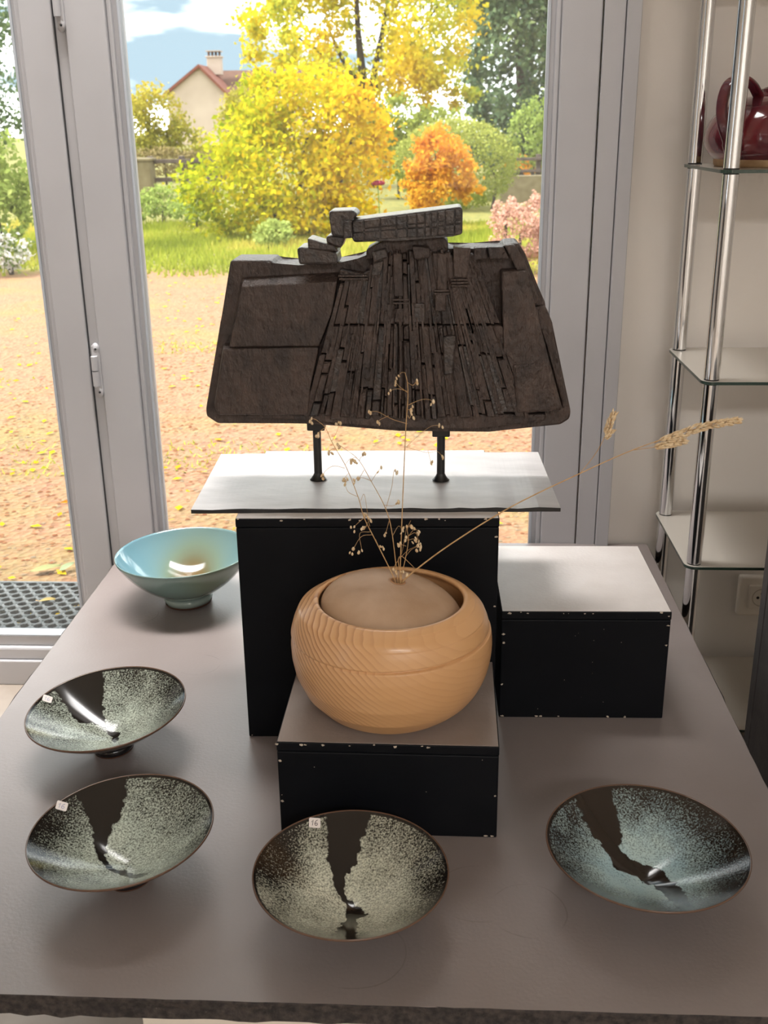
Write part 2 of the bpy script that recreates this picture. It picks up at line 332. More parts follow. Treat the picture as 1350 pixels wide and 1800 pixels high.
def profile(root, name, x0, x1, z0, z1, y0, y1, mat=pvc, bev=0.003):
    return box(name, (x0, y0, z0), (x1, y1, z1), mat, root, bev)
GY = YW+0.035                  # plane of the panes
def glazed_leaf(n, label, x0, x1, stl, strr, zb, ztop, zlow=0.0):
    # x0..x1 outer faces of the stiles; the pane fills the rest
    root = struct(empty('door_%d' % n, ((x0+x1)/2, YW, 0)), label); ox = (x0+x1)/2
    P = lambda *a, **k: profile(root, *a, **k)
    gx0, gx1 = x0+stl-ox, x1-strr-ox; X0, X1 = x0-ox, x1-ox; d = 0.058
    P('stile', X0, gx0-0.024, zlow, ztop, -0.006, d); P('stile', gx1+0.024, X1, zlow, ztop, -0.006, d)
    P('bottom_rail', gx0-0.024, gx1+0.024, zlow, zb-0.065, -0.006, d); P('top_rail', gx0-0.024, gx1+0.024, ztop-0.09, ztop, -0.006, d)
    zt = ztop-0.115
    for (a, b, c, e) in ((gx0-0.024, gx0, zb, zt), (gx1, gx1+0.024, zb, zt)):
        s = 1 if a < 0 and b <= gx0 else -1
        w = b-a
        P('glazing_bead', a, b, zb-0.02, zt+0.02, 0.016, d, bev=0.002)
        if s > 0:
            P('glazing_bead', a, a+0.011, zb-0.02, zt+0.02, 0.004, 0.018, bev=0.003); P('gasket', b-0.003, b+0.003, zb, zt, 0.012, 0.034, mat=gasket, bev=0.001)
        else:
            P('glazing_bead', b-0.011, b, zb-0.02, zt+0.02, 0.004, 0.018, bev=0.003); P('gasket', a-0.003, a+0.003, zb, zt, 0.012, 0.034, mat=gasket, bev=0.001)
    P('glazing_bead', gx0-0.02, gx1+0.02, zb-0.065, zb-0.03, 0.002, d, bev=0.006); P('glazing_bead', gx0-0.01, gx1+0.01, zb-0.03, zb, 0.014, d, bev=0.004)
    P('gasket', gx0, gx1, zb-0.002, zb+0.003, 0.012, 0.034, mat=gasket, bev=0.001)
    P('glazing_bead', gx0-0.01, gx1+0.01, zt, zt+0.025, 0.014, d, bev=0.004)
    box('pane', (gx0-0.004, GY-YW-0.002, zb-0.004), (gx1+0.004, GY-YW+0.002, zt+0.004), glass_m, root)
    return root
door_r = glazed_leaf(1, 'tall glazed white door leaf behind the table', -0.786, 0.330, 0.111, 0.106, 0.135, 2.16)
door_l = glazed_leaf(2, 'glazed white door leaf at the left edge of the photo', -1.70, -0.812, 0.11, 0.095, 0.135, 2.16)
glazed_leaf(3, 'glazed white door leaf furthest to the left', -2.80, -1.76, 0.11, 0.11, 0.135, 2.16)
def hinge(root, x, z):
    ox = root.location.x
    h = empty('hinge', (x-ox, -0.008, z)); h.parent = root
    tube('knuckle', [(0, -0.006, -0.036), (0, -0.006, -0.001)], 0.0075, pvc, h, 16); tube('knuckle', [(0, -0.006, 0.001), (0, -0.006, 0.034)], 0.0075, pvc, h, 16)
    for zz in (-0.052, 0.05):
        lathe('hinge_plate', [(0.0, -0.002), (0.0085, -0.002), (0.009, 0.0005), (0.0, 0.001)], pvc, h, 20).matrix_local = Matrix.Translation((0.004, 0.0, zz)) @ Matrix.Rotation(R(90), 4, 'X') @ Matrix.Diagonal((1, 1.6, 1.5, 1))
        lathe('screw', [(0, 0.002), (0.0025, 0.002), (0.003, 0.0)], dark_gap, h, 10).matrix_local = Matrix.Translation((0.004, -0.001, zz)) @ Matrix.Rotation(R(90), 4, 'X')
    box('hinge_leaf', (-0.006, -0.001, -0.058), (0.012, 0.006, 0.058), pvc, h, 0.002)
hinge(door_r, -0.797, 0.835); hinge(door_r, -0.797, 1.62)
fr = struct(empty('trim_1', (0, YW, 0)), 'white frame around the glazed doors')
for (nm, a, b, c, e, y0, y1, mt) in (('mullion', -0.8105, -0.788, 0, 2.2, 0.004, 0.08, pvc), ('joint', -0.8125, -0.8095, 0.0, 2.2, 0.0, 0.02, dark_gap), ('mullion', -1.757, -1.703, 0, 2.2, 0.004, 0.08, pvc),
        ('jamb', 0.333, 0.376, 0, 2.25, -0.012, 0.2, pvc), ('architrave', 0.3775, 0.407, 0, 2.27, -0.022, 0.05, pvc), ('jamb', XL, -2.803, 0, 2.25, -0.01, 0.2, pvc), ('head', XL, 0.333, 2.163, 2.255, -0.01, 0.2, pvc), ('threshold', XL, 0.333, -0.06, -0.002, 0.0, 0.16, pvc)):
    box(nm, (a, y0, c), (b, y1, e), mt, fr, 0.0015)
# unseen window added to bring more daylight into the room
def added_window(n, label, lo, hi, axis):
    root = struct(empty('window_%d' % n, ((lo[0]+hi[0])/2, (lo[1]+hi[1])/2, lo[2])), label); o = np.array(root.location)
    L2, H2 = np.array(lo)-o, np.array(hi)-o; t = 0.06
    for k in range(4):
        f = L2[axis]+(H2[axis]-L2[axis])*k/3; a, b = L2.copy(), H2.copy(); a[axis], b[axis] = f-t/2, f+t/2; box('window_frame', a, b, pvc, root)
        if k < 3:
            a, b = L2.copy(), H2.copy(); a[axis] = f+t/2; b[axis] = f+(H2[axis]-L2[axis])/3-t/2; q = 1-axis; mid = (L2[q]+H2[q])/2; a[q], b[q] = mid-0.003, mid+0.003
            box('pane', a, b, glass_m, root)
added_window(1, 'unseen wide window added to the left wall for daylight', (XL-0.1, -2.2, 0.5), (XL-0.04, -0.7, 2.3), 1)
for i, (x, y, sx, sy, wt) in enumerate(FILL_LAMPS):
    root = tag(empty('fill_ceiling_light', (x, y, CEIL)), ['unseen ceiling fill lamp added above the display table', 'unseen ceiling fill lamp added left of the viewer', 'unseen ceiling fill lamp added behind the viewer'][i], 'lamp', 'added ceiling fill lamps')
    for (a, b) in (((-sx/2-0.03, -sy/2-0.03), (sx/2+0.03, -sy/2)), ((-sx/2-0.03, sy/2), (sx/2+0.03, sy/2+0.03)), ((-sx/2-0.03, -sy/2), (-sx/2, sy/2)), ((sx/2, -sy/2), (sx/2+0.03, sy/2))):
        box('fill_lamp_frame', (a[0], a[1], -0.04), (b[0], b[1], 0), fill_lamp_frame, root)
    ld = bpy.data.lights.new('fill_panel_light', 'AREA'); ld.shape = 'RECTANGLE'; ld.size = sx; ld.size_y = sy; ld.energy = wt; ld.color = (1.0, 0.975, 0.95)  # fill light with no known source, added to lift the dim interior
    if i == 0: ld.spread = R(62)      # added strip stands in for window light; spread narrowed so the front stays darker
    lo_ = bpy.data.objects.new('fill_panel_light', ld); COL.objects.link(lo_); lo_.parent = root; lo_.location = (0, 0, -0.03)

# ------------------------------------------------------------------ display table and its boxes
tb = tag(empty('display_table', (-0.125, 1.67, 0)), 'large low display table with taupe top and rough black edge', 'table')
tx0, tx1, ty0, ty1 = -0.752+0.125, 0.502+0.125, 0.948-1.67, 2.392-1.67
def tabletop():
    nx, ny = 60, 40; V = []; Fc = []
    ring = [(x, ty0) for x in np.linspace(tx0, tx1, nx, endpoint=False)]+[(tx1, y) for y in np.linspace(ty0, ty1, ny, endpoint=False)]+[(x, ty1) for x in np.linspace(tx1, tx0, nx, endpoint=False)]+[(tx0, y) for y in np.linspace(ty1, ty0, ny, endpoint=False)]
    rg = np.random.default_rng(3); n = len(ring); J = rg.normal(0, 0.0007, (3, n))
    for k, (z, off) in enumerate(((TZ, 0.0), (TZ-0.0015, 0.0015), (TZ-0.014, 0.0), (TZ-0.027, 0.001))):
        for i, (x, y) in enumerate(ring):
            sx = np.sign(x) if abs(abs(x)-tx1) < 1e-4 or abs(x-tx0) < 1e-4 else 0; sy = (1 if y > 0 else -1) if (abs(y-ty1) < 1e-4 or abs(y-ty0) < 1e-4) else 0
            e = (J[k-1][i]*1.6 if k else J[0][i]*0.5)+off
            V.append((x+sx*e, y+sy*e, z-(abs(J[2][i])*2 if k == 3 else 0)))
    for k in range(3):
        for i in range(n): Fc.append((k*n+i, k*n+(i+1) % n, (k+1)*n+(i+1) % n, (k+1)*n+i))
    return V, Fc, n
V, Fc, n = tabletop()
o = mesh('table_edge', V, Fc+[tuple(3*n+i for i in range(n))[::-1]], edge_m, tb)
o = mesh('table_top', V[:n]+[(v[0], v[1], v[2]-0.0012) for v in V[:n]], [tuple(range(n))]+[(i, i+n, (i+1) % n+n, (i+1) % n) for i in range(n)], table_m, tb)
box('plinth', (-0.373+0.125, 1.03-1.67, 0.0), (0.40+0.125, 2.25-1.67, TZ-0.028), cream_m, tb, 0.002)
box('crossbar', (-0.62+0.125, 1.35-1.67, TZ-0.075), (-0.373+0.125, 1.42-1.67, TZ-0.028), cream_m, tb, 0.002); box('crossbar', (-0.62+0.125, 2.0-1.67, TZ-0.075), (-0.373+0.125, 2.07-1.67, TZ-0.028), cream_m, tb, 0.002)

def plinth_box(name, label, fl, w, d, h, z0, rz, tmat, chips):
    root = tag(empty(name, (fl[0], fl[1], z0), rz), label, 'pedestal')
    box('body', (0, 0, 0), (w, d, h-0.016), black_m, root, 0.0018)
    box('lid_board', (-0.0004, -0.0004, h-0.0152), (w+0.0004, d+0.0004, h-0.0008), black_m, root, 0.0016)
    box('top_face', (0.0012, 0.0012, h-0.0012), (w-0.0012, d-0.0012, h), tmat, root)
    rg = random.Random(int(w*1000)); parts = []
    for i in range(chips):
        e = rg.random(); sz = rg.uniform(0.0008, 0.0030)
        if e < 0.5: c = (rg.uniform(0, w), -0.0007, rg.choice((h-0.002, h-0.004, 0.003))); 
        elif e < 0.75: c = (rg.choice((0.004, w-0.004)), -0.0007, rg.uniform(0, h))
        else: c = (rg.uniform(0.01, w-0.01), -0.0007, rg.uniform(0.01, h-0.01)); sz *= 0.22
        k = 7; v = [(c[0]+sz*rg.uniform(0.4, 1.5)*math.cos(6.283*j/k), c[1], c[2]+sz*rg.uniform(0.3, 0.9)*math.sin(6.283*j/k)) for j in range(k)]
        v2 = [(p[0], 0.001, p[2]) for p in v]
        parts.append((v+v2, [tuple(range(k))]+[(j, j+k, (j+1) % k+k, (j+1) % k) for j in range(k)]))
    Vv, Ff = join_geo(parts); tag(mesh('paint_chips', Vv, Ff, chip_m, root), kind='stuff')
    return root
plinth_box('tall_pedestal', 'tall black box with pale top carrying the sculpture', (-0.311, 1.512), 0.405, 0.36, 0.387, TZ, R(1.4), top_m, 26)
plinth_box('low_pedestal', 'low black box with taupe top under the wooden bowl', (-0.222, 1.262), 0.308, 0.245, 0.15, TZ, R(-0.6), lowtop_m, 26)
plinth_box('low_pedestal', 'wide low black box with empty pale top at the right', (0.106, 1.586), 0.277, 0.288, 0.20, TZ, R(0.9), top_m, 34)

# ------------------------------------------------------------------ sculpture
SC = tag(empty('sculpture', (-0.103, 1.69, 0.797)), 'dark stoneware slab sculpture with ribbed fan on two iron posts', 'sculpture')
so = np.array(SC.location)
def P2(pts): return [(p[0]-so[0], p[1]-so[2]) for p in pts]
ys = lambda y: y-so[1]
def plate():
    w, d, t = 0.574, 0.292, 0.0085; V = []; Fc = []; nx = 70; rg = np.random.default_rng(5)
    xs = np.linspace(-w/2, w/2, nx); wav = np.interp(xs, np.linspace(-w/2, w/2, 18), rg.normal(0, 0.0012, 18)); c, s = math.cos(R(1.9)), math.sin(R(1.9))
    for y, f in ((-d/2, 1), (d/2, 0.3)):
        for i, x in enumerate(xs):
            for z in (t+(-0.0010 if f == 1 else 0)-abs(wav[i])*f, 0.0):
                yy = y+wav[i]*f*0.6; V.append((x*c-yy*s+0.001, x*s+yy*c-0.002, z))
    n2 = nx*2
    top = []; side = []
    for i in range(nx-1):
        a, b = 2*i, 2*i+2
        top.append((a, b, b+n2, a+n2)); side.append((a+1, b+1, b, a)); side.append((a+n2, b+n2, b+n2+1, a+n2+1)); side.append((a+1, a+1+n2, b+1+n2, b+1))
    side += [(0, n2, n2+1, 1), (n2-2, n2-1, 2*n2-1, 2*n2-2)]
    o = mesh('base_plate', V, side+top, [iron_m, plate_m], SC)
    o.data.polygons.foreach_set('material_index', [0]*len(side)+[1]*len(top))
plate()
for x, zt in ((-0.2005, 0.935), (0.0045, 0.925)):
    X, Yp = x-so[0], ys(1.68)
    o = tube('post', [(X, Yp, 0.0085), (X, Yp, 0.135)], 0.0068, iron_m, SC, 16)
    cone = lathe('weld', [(0.0145, 0.0085), (0.012, 0.011), (0.0085, 0.016), (0.0068, 0.02)], iron_m, SC, 16, center=(X, Yp))
    box('collar', (X-0.0145, Yp-0.014, zt-0.797-0.042), (X+0.0145, Yp+0.014, zt-0.797-0.014), iron_m, SC, 0.002)
YF = 1.645                     # front face of the core slab
body = [(-0.312, 1.1752), (-0.2505, 1.1748), (-0.2442, 1.1669), (-0.2105, 1.1676), (-0.1524, 1.1700), (-0.1211, 1.173), (-0.1031, 1.1849), (-0.0633, 1.1921), (0.007, 1.1924), (0.0224, 1.1871), (0.0487, 1.1899), (0.0924, 1.1896), (0.0953, 1.1961), (0.1162, 1.1973), (0.1263, 1.182), (0.1469, 1.1342), (0.1544, 1.11), (0.1614, 1.1011), (0.1698, 1.081), (0.2044, 0.9429), (0.2027, 0.9311), (0.1894, 0.9221), (0.079, 0.9109), (-0.0608, 0.912), (-0.1638, 0.9205), (-0.2013, 0.9233), (-0.3478, 0.923), (-0.365, 0.9351), (-0.3651, 0.9472), (-0.3328, 1.0827)]
def scale_from(poly, Y, Y0=1.62):   # shape measured in the plane Y0, moved to the plane Y
    k = Y/Y0; return [((p[0])*k, CAM[2]+(p[1]-CAM[2])*k) for p in poly]
prism('core_slab', P2(scale_from(body, YF+0.02)), ys(YF), ys(YF+0.085), clay_m, SC, bev=0.004, seg=2)
pan1 = [(-0.3009, 1.1421), (-0.1538, 1.1498), (-0.1634, 1.0956), (-0.1855, 1.0448), (-0.327, 1.0437)]
pan2 = [(-0.3360, 1.0405), (-0.1856, 1.0425), (-0.2018, 0.9759), (-0.2066, 0.9309), (-0.3521, 0.9311), (-0.3585, 0.9452)]
pan3 = [(0.0920, 1.1563), (0.1307, 1.1569), (0.1638, 1.0404), (0.1744, 1.0037), (0.1300, 1.0000), (0.0989, 1.0314)]
pan4 = [(0.112, 1.015), (0.171, 1.018), (0.1955, 0.9392), (0.122, 0.9337)]
loft('face_panel', P2([(-0.3000, 1.1335), (-0.1545, 1.1405), (-0.1634, 1.0956), (-0.1855, 1.0415), (-0.3255, 1.0405)]), P2([(-0.3045, 1.1465), (-0.1530, 1.1535), (-0.1620, 1.0956), (-0.1850, 1.0400), (-0.3310, 1.0395)]), ys(1.620), ys(YF+0.004), clay_m, SC, bev=0.0022)
loft('face_panel', P2([(-0.3345, 1.0385), (-0.1856, 1.0405), (-0.2018, 0.9759), (-0.2066, 0.9329), (-0.3491, 0.9335), (-0.3545, 0.9462)]), P2([(-0.3400, 1.0435), (-0.1850, 1.0445), (-0.2010, 0.9759), (-0.2060, 0.9279), (-0.3530, 0.9285), (-0.3615, 0.9442)]), ys(1.6165), ys(YF+0.004), clay_m, SC, bev=0.0025)
prism('face_panel', P2(pan3), ys(1.6185), ys(YF+0.01), clay_m, SC, bev=0.003, taper=0.02, seg=2)
prism('face_panel', P2(pan4), ys(1.6165), ys(YF+0.01), clay_m, SC, bev=0.005, taper=0.03, seg=2)
# the fan of strips: columns radiate from a point above, cut by cracks
AX, AZ = -0.0574, 1.4282
rg = random.Random(11)
ts = [-0.315]
while ts[-1] < 0.425: ts.append(ts[-1]+rg.choice((0.009, 0.012, 0.016, 0.02, 0.028)))
def top_at(x):                 # upper edge of the fan at x
    return float(np.interp(x, [-0.16, -0.125, -0.105, -0.09, -0.06, 0.01, 0.025, 0.05, 0.075, 0.095, 0.115, 0.15], [1.150, 1.156, 1.165, 1.185, 1.188, 1.188, 1.180, 1.186, 1.184, 1.186, 1.160, 1.08]))
for a, b in zip(ts[:-1], ts[1:]):
    tm = (a+b)/2; z = 1.19
    for _ in range(4): z = top_at(AX+tm*(AZ-z))
    z -= rg.uniform(0, 0.008); zend = 0.926+rg.uniform(-0.004, 0.006)+abs(tm)*0.01
    cuts = [z]
    centre = 1-min(1, abs(tm)/0.34)
    zz = z
    while zz > zend+0.05:
        zz -= rg.choice((0.012, 0.02, 0.045, 0.07, 0.1)) if rg.random() < 0.15+0.4*centre else rg.uniform(0.09, 0.16)
        if abs(zz-1.0745) < 0.022: zz = 1.0745
        if zz > zend+0.02: cuts.append(zz)
    if 1.0745 not in cuts and rg.random() < 0.8: cuts = sorted([c for c in cuts if abs(c-1.0745) > 0.008]+[1.0745], reverse=True)
    cuts.append(zend)
    for z1, z0 in zip(cuts[:-1], cuts[1:]):
        g = 0.0011; prot = rg.uniform(0.0175, 0.0215)+0.007*centre*rg.random()**2; yf = YF-prot-0.004
        za, zb2 = z1-g, z0+g
        q = lambda t, zz: (AX+t*(AZ-zz), zz)
        e = 0.0016
        poly = [q(a+0.0005, zb2), q(b-0.0005, zb2), q(b-0.0005, za), q(a+0.0005, za)]
        poly = [(p[0]+rg.uniform(-1, 1)*0.0006, p[1]+rg.uniform(-1, 1)*0.0008) for p in poly]
        c = np.mean(poly, 0); ins = [(p[0]-math.copysign(e, p[0]-c[0]), p[1]-math.copysign(e, p[1]-c[1])) for p in poly]
        if min(abs(poly[1][0]-poly[0][0]), abs(poly[2][0]-poly[3][0])) < 0.004: e = 0.0005; ins = [(p[0]-math.copysign(e, p[0]-c[0]), p[1]-math.copysign(e, p[1]-c[1])) for p in poly]
        Lr = P2(poly); Li = P2(ins)
        jit = [rg.uniform(-0.0015, 0.0015) for _ in range(4)]
        V = [(p[0], ys(YF+0.006), p[1]) for p in Lr]+[(p[0], ys(yf+0.0025), p[1]) for p in Lr]+[(p[0], ys(yf)+jit[i], p[1]) for i, p in enumerate(Li)]
        Fq = [(i, (i+1) % 4, (i+1) % 4+4, i+4) for i in range(4)]+[(i+4, (i+1) % 4+4, (i+1) % 4+8, i+8) for i in range(4)]+[(8, 9, 10, 11)]
        mesh('strip', V, Fq, clay_black if rg.random() < 0.16 else clay_m, SC)
# thin fins on the strips
for i in range(64):
    t = rg.uniform(-0.26, 0.38); z1 = rg.uniform(1.0, 1.16); z0 = z1-rg.uniform(0.03, 0.12); z0 = max(z0, 0.93)
    x1, x0 = AX+t*(AZ-z1), AX+t*(AZ-z0); w = rg.uniform(0.0009, 0.002); y = YF-0.0265-0.006*(1-min(1, abs(t)/0.28))*rg.random()
    poly = P2([(x0-w, z0), (x0+w, z0), (x1+w, z1), (x1-w, z1)])
    prism('fin', poly, ys(y), ys(YF), clay_m, SC, taper=0.0)
# blocks along the top
def blk(name, poly, y0, y1, bev=0.003, mt=clay_black): return prism(name, P2(poly), ys(y0), ys(y1), mt, SC, bev=bev, seg=2)
blk('beam', [(-0.1297, 1.2305), (0.0304, 1.2485), (0.034, 1.2441), (0.034, 1.2092), (0.0201, 1.206), (-0.0589, 1.2002), (-0.1273, 1.1984), (-0.1327, 1.2094)], 1.618, 1.690, 0.003)
bx = np.array([-0.1297, -0.112, -0.088, -0.064, -0.048, -0.034, -0.022, -0.013, -0.003, 0.008, 0.022, 0.0325])
for i in range(len(bx)-1):
    f0, f1 = (bx[i]+0.1297)/0.163, (bx[i+1]+0.1297)/0.163
    zl = lambda f: 1.2000+0.008*f; zh = lambda f: 1.2295+0.0175*f
    rows = [0.02, 0.40+rg.uniform(-0.03, 0.03), 0.58, 0.98] if i % 3 else [0.02, 0.42, 0.98]
    for u0_, u1_ in zip(rows[:-1], rows[1:]):
        q = lambda f, u: (-0.1297+0.163*f, zl(f)+(zh(f)-zl(f))*u)
        blk('facet', [q(f0+0.006, u0_+0.02), q(f1-0.006, u0_+0.02), q(f1-0.006, u1_-0.02), q(f0+0.006, u1_-0.02)], 1.6155-rg.uniform(0, 0.002), 1.622, 0.0008)
blk('head_block', [(-0.1636, 1.2444), (-0.1263, 1.2454), (-0.1199, 1.2369), (-0.1332, 1.2307), (-0.1359, 1.2094), (-0.1426, 1.2052), (-0.1602, 1.2075), (-0.163, 1.2351)], 1.612, 1.680, 0.004)
blk('neck_block', [(-0.141, 1.229), (-0.130, 1.231), (-0.128, 1.206), (-0.1426, 1.2052)], 1.606, 1.66, 0.002)
blk('stone', [(-0.1691, 1.2075), (-0.1535, 1.2105), (-0.1397, 1.2062), (-0.1474, 1.1893), (-0.1693, 1.1979)], 1.620, 1.672, 0.003)
blk('stone', [(-0.1971, 1.2056), (-0.1562, 1.1934), (-0.1502, 1.1845), (-0.1963, 1.1886)], 1.615, 1.675, 0.003)
blk('stone', [(-0.2131, 1.1909), (-0.2061, 1.193), (-0.1535, 1.1848), (-0.1517, 1.1669), (-0.2105, 1.1669)], 1.612, 1.68, 0.004)
blk('beam_seat', [(-0.1105, 1.1860), (-0.085, 1.1985), (0.004, 1.2045), (0.013, 1.196), (0.013, 1.18), (-0.1105, 1.17)], 1.634, 1.70, 0.003, clay_m)
for poly, y in (([(-0.100, 1.1845), (-0.080, 1.1895), (-0.0765, 1.177), (-0.098, 1.169)], 1.612), ([(-0.0405, 1.193), (-0.015, 1.191), (-0.014, 1.176), (-0.037, 1.1735)], 1.608), ([(0.0205, 1.1905), (0.047, 1.190), (0.0415, 1.146), (0.022, 1.147)], 1.612),
        ([(-0.099, 1.168), (-0.083, 1.172), (-0.088, 1.150), (-0.103, 1.148)], 1.616), ([(0.052, 1.189), (0.070, 1.189), (0.071, 1.172), (0.051, 1.170)], 1.622), ([(0.072, 1.190), (0.0955, 1.190), (0.104, 1.172), (0.0745, 1.172)], 1.62),
        ([(-0.069, 1.182), (-0.056, 1.182), (-0.054, 1.118), (-0.068, 1.118)], 1.616), ([(-0.003, 1.182), (0.011, 1.181), (0.012, 1.128), (-0.003, 1.128)], 1.614), ([(-0.067, 1.100), (-0.048, 1.100), (-0.047, 1.078), (-0.068, 1.078)], 1.618),
        ([(-0.039, 1.108), (-0.022, 1.108), (-0.021, 1.078), (-0.039, 1.078)], 1.616), ([(-0.006, 1.122), (0.011, 1.122), (0.010, 1.096), (-0.006, 1.096)], 1.612), ([(0.006, 1.058), (0.026, 1.060), (0.021, 1.000), (0.009, 0.998)], 1.610),
        ([(-0.150, 1.158), (-0.104, 1.150), (-0.108, 1.140), (-0.153, 1.143)], 1.622)):
    blk('raised_tab', poly, y, YF+0.005, 0.0022, rg.choice((clay_black, clay_m, clay_m)))
for k in range(9):
    z = (1.1135, 1.1085, 1.127, 1.1225, 1.143, 1.1385, 1.134, 1.1495, 1.145)[k]; x = (-0.058, -0.058, 0.004, 0.004, 0.03, 0.031, 0.032, -0.13, -0.129)[k]; w = (0.013, 0.012, 0.011, 0.011, 0.013, 0.013, 0.014, 0.022, 0.022)[k]
    blk('cross_ridge', [(x-w, z-0.0015), (x+w, z-0.0013), (x+w, z+0.0015), (x-w, z+0.0016)], 1.613, YF, 0.0006, clay_m)
prism('rear_fin', P2([(0.0953, 1.1915), (0.112, 1.192), (0.1275, 1.170), (0.1535, 1.108), (0.145, 1.100), (0.118, 1.16)]), ys(1.63), ys(1.70), clay_m, SC, bev=0.003, seg=2)
blk('side_block', [(0.1415, 1.0989), (0.1614, 1.1011), (0.1698, 1.081), (0.2034, 0.9449), (0.1967, 0.9378), (0.1668, 1.0404)], 1.635, 1.70, 0.004, clay_m)
prism('lower_lip', P2([(-0.30, 0.934), (0.17, 0.932), (0.17, 0.920), (0.06, 0.9085), (-0.08, 0.910), (-0.2, 0.921), (-0.31, 0.926)]), ys(1.628), ys(YF+0.04), clay_m, SC, bev=0.004, seg=2)

# ------------------------------------------------------------------ wooden bowl, vase, dried grasses
ZB = TZ+0.15
WB = tag(empty('wooden_bowl', (-0.0655, 1.366, ZB)), 'large round turned wooden bowl with carved groove holding the vase', 'bowl')
profA = [(0, 0.0), (0.05, 0.0), (0.075, 0.003), (0.109, 0.0135), (0.130, 0.034), (0.1425, 0.058), (0.1475, 0.080), (0.1488, 0.096), (0.1468, 0.112), (0.1425, 0.128), (0.1365, 0.1425), (0.1338, 0.1468), (0.119, 0.1562), (0.1115, 0.1605), (0.1060, 0.1600), (0.1045, 0.156), (0.1125, 0.146), (0.120, 0.12), (0.120, 0.09), (0.105, 0.05), (0.08, 0.034), (0.0, 0.03)]
profA = [(r*0.975, float(np.interp(z, [0, 0.03, 0.08, 0.111, 0.147, 0.1605], [0, 0.034, 0.0905, 0.1285, 0.1630, 0.1752]))) for r, z in profA]
def dense(pr, n=26):
    P = np.array(pr); s = np.r_[0, np.cumsum(np.hypot(*np.diff(P, axis=0).T))]; u = np.linspace(0, s[-1], (len(P)-1)*n)
    return np.c_[np.interp(u, s, P[:, 0]), np.interp(u, s, P[:, 1])], u
DA, uu = dense(profA)
DS = DA.copy()
for _ in range(420): DS[1:-1] = 0.25*DS[:-2]+0.5*DS[1:-1]+0.25*DS[2:]
DM = DA.copy()
for _ in range(6): DM[1:-1] = 0.25*DM[:-2]+0.5*DM[1:-1]+0.25*DM[2:]
top_i = int(np.argmax(DA[:, 1]))
def wood_fn(r, z, t, j):
    c = 0.5+0.5*math.cos(t-R(215))           # 1 at the front left, 0 at the back right
    k = min(1, max(0, (c-0.35)/0.5)); k = k*k*(3-2*k)
    kk = 1 if j > top_i-14 else k
    r, z = (DM[j]*kk+DS[j]*(1-kk))
    if j < top_i-36:
        zg = 0.1285+0.003*math.cos(t); w = 0.5+0.5*math.cos(t-R(-15)); g = max(0, min(1, (w-0.12)*1.7))
        back = math.sin(t)
        if back > 0.5: g *= max(0, 1-(back-0.5)*3)
        d = z-zg
        cut = math.exp(-(d/0.0013)**2)*0.0045*g
        step = (-0.0016*(1-g)*max(0, min(1, (0.7+0.5*math.cos(t-R(230))))) if d < 0 else 0.0)*math.exp(-abs(d)/0.03)
        lift = 0.0016*g*math.exp(-abs(d)/0.02)*(1 if d > 0 else 0)
        r += -cut+step-lift
    return r, z
lathe('bowl_body', [tuple(p) for p in DA], wood_m, WB, 200, fn=wood_fn)
VA = tag(empty('vase', (-0.0880, 1.368, ZB+0.0155)), 'sandy domed stoneware vase with small hole, nested in the wooden bowl', 'vase')
vp = [(0, 0.048), (0.03, 0.049), (0.06, 0.06), (0.085, 0.085), (0.1, 0.112), (0.105, 0.13)]
for a in np.linspace(0.04, 1.0, 26): vp.append((0.1055*math.cos(a*1.48), 0.135+0.0505*math.sin(a*1.48)))
hr = vp[-1][0]
vp += [(0.0095, 0.1842), (0.0088, 0.181), (0.0095, 0.165), (0.03, 0.12), (0.0, 0.1)]
o = lathe('vase_body', vp, vase_m, VA, 96); VA.rotation_euler = (0, R(10), 0); VA.scale = (0.975, 0.975, 1.0)
lathe('hole_rim', [(0.0085, 0.1835), (0.0095, 0.1856), (0.0115, 0.1860), (0.0122, 0.1840)], material('rim_clay', srgb(158, 112, 70), 0.6), VA, 40)
YS_ = 1.369
def stalk(name, label, pts, r0_, r1_, branches, seed, n_sp=2, spk=0.0056, yj=0.0):
    rg = random.Random(seed); base = pts[0]
    root = tag(empty(name, (base[0], YS_, base[1])), label, 'grass', 'dried grass stalks in the vase')
    yo = lambda i, k: yj*(i/k)
    L = [(p[0]-base[0], yo(i, len(pts)-1), p[1]-base[1]) for i, p in enumerate(pts)]
    sp = spline(L, 6); tube('stem', sp, 0.72*np.linspace(r0_, r1_, len(sp)), straw_m, root, 6)
    gb = []; gs = []
    for br in branches:
        q = [(p[0]-base[0], yj*0.6+(rg.uniform(-0.012, 0.012) if i else 0), p[1]-base[1]) for i, p in enumerate(br)]
        s = spline(q, 5) if len(q) > 2 else np.array(q)
        gb.append(tube_geo(s, np.linspace(0.00034, 0.00024, len(s)), 4))
        end = s[-1]
        for k in range(n_sp):
            c = end+np.array([rg.uniform(-1, 1)*0.005, rg.uniform(-1, 1)*0.005, -rg.uniform(0, 0.006)]) if k else end
            gs.append(seed_geo(c, spk*rg.uniform(0.7, 1.15), rg))
    if gb:
        V, Fc = join_geo(gb); tag(mesh('twigs', V, Fc, straw_m, root), kind='stuff')
        V, Fc = join_geo(gs); tag(mesh('seed_heads', V, Fc, seed_m, root, True), kind='stuff')
    return root
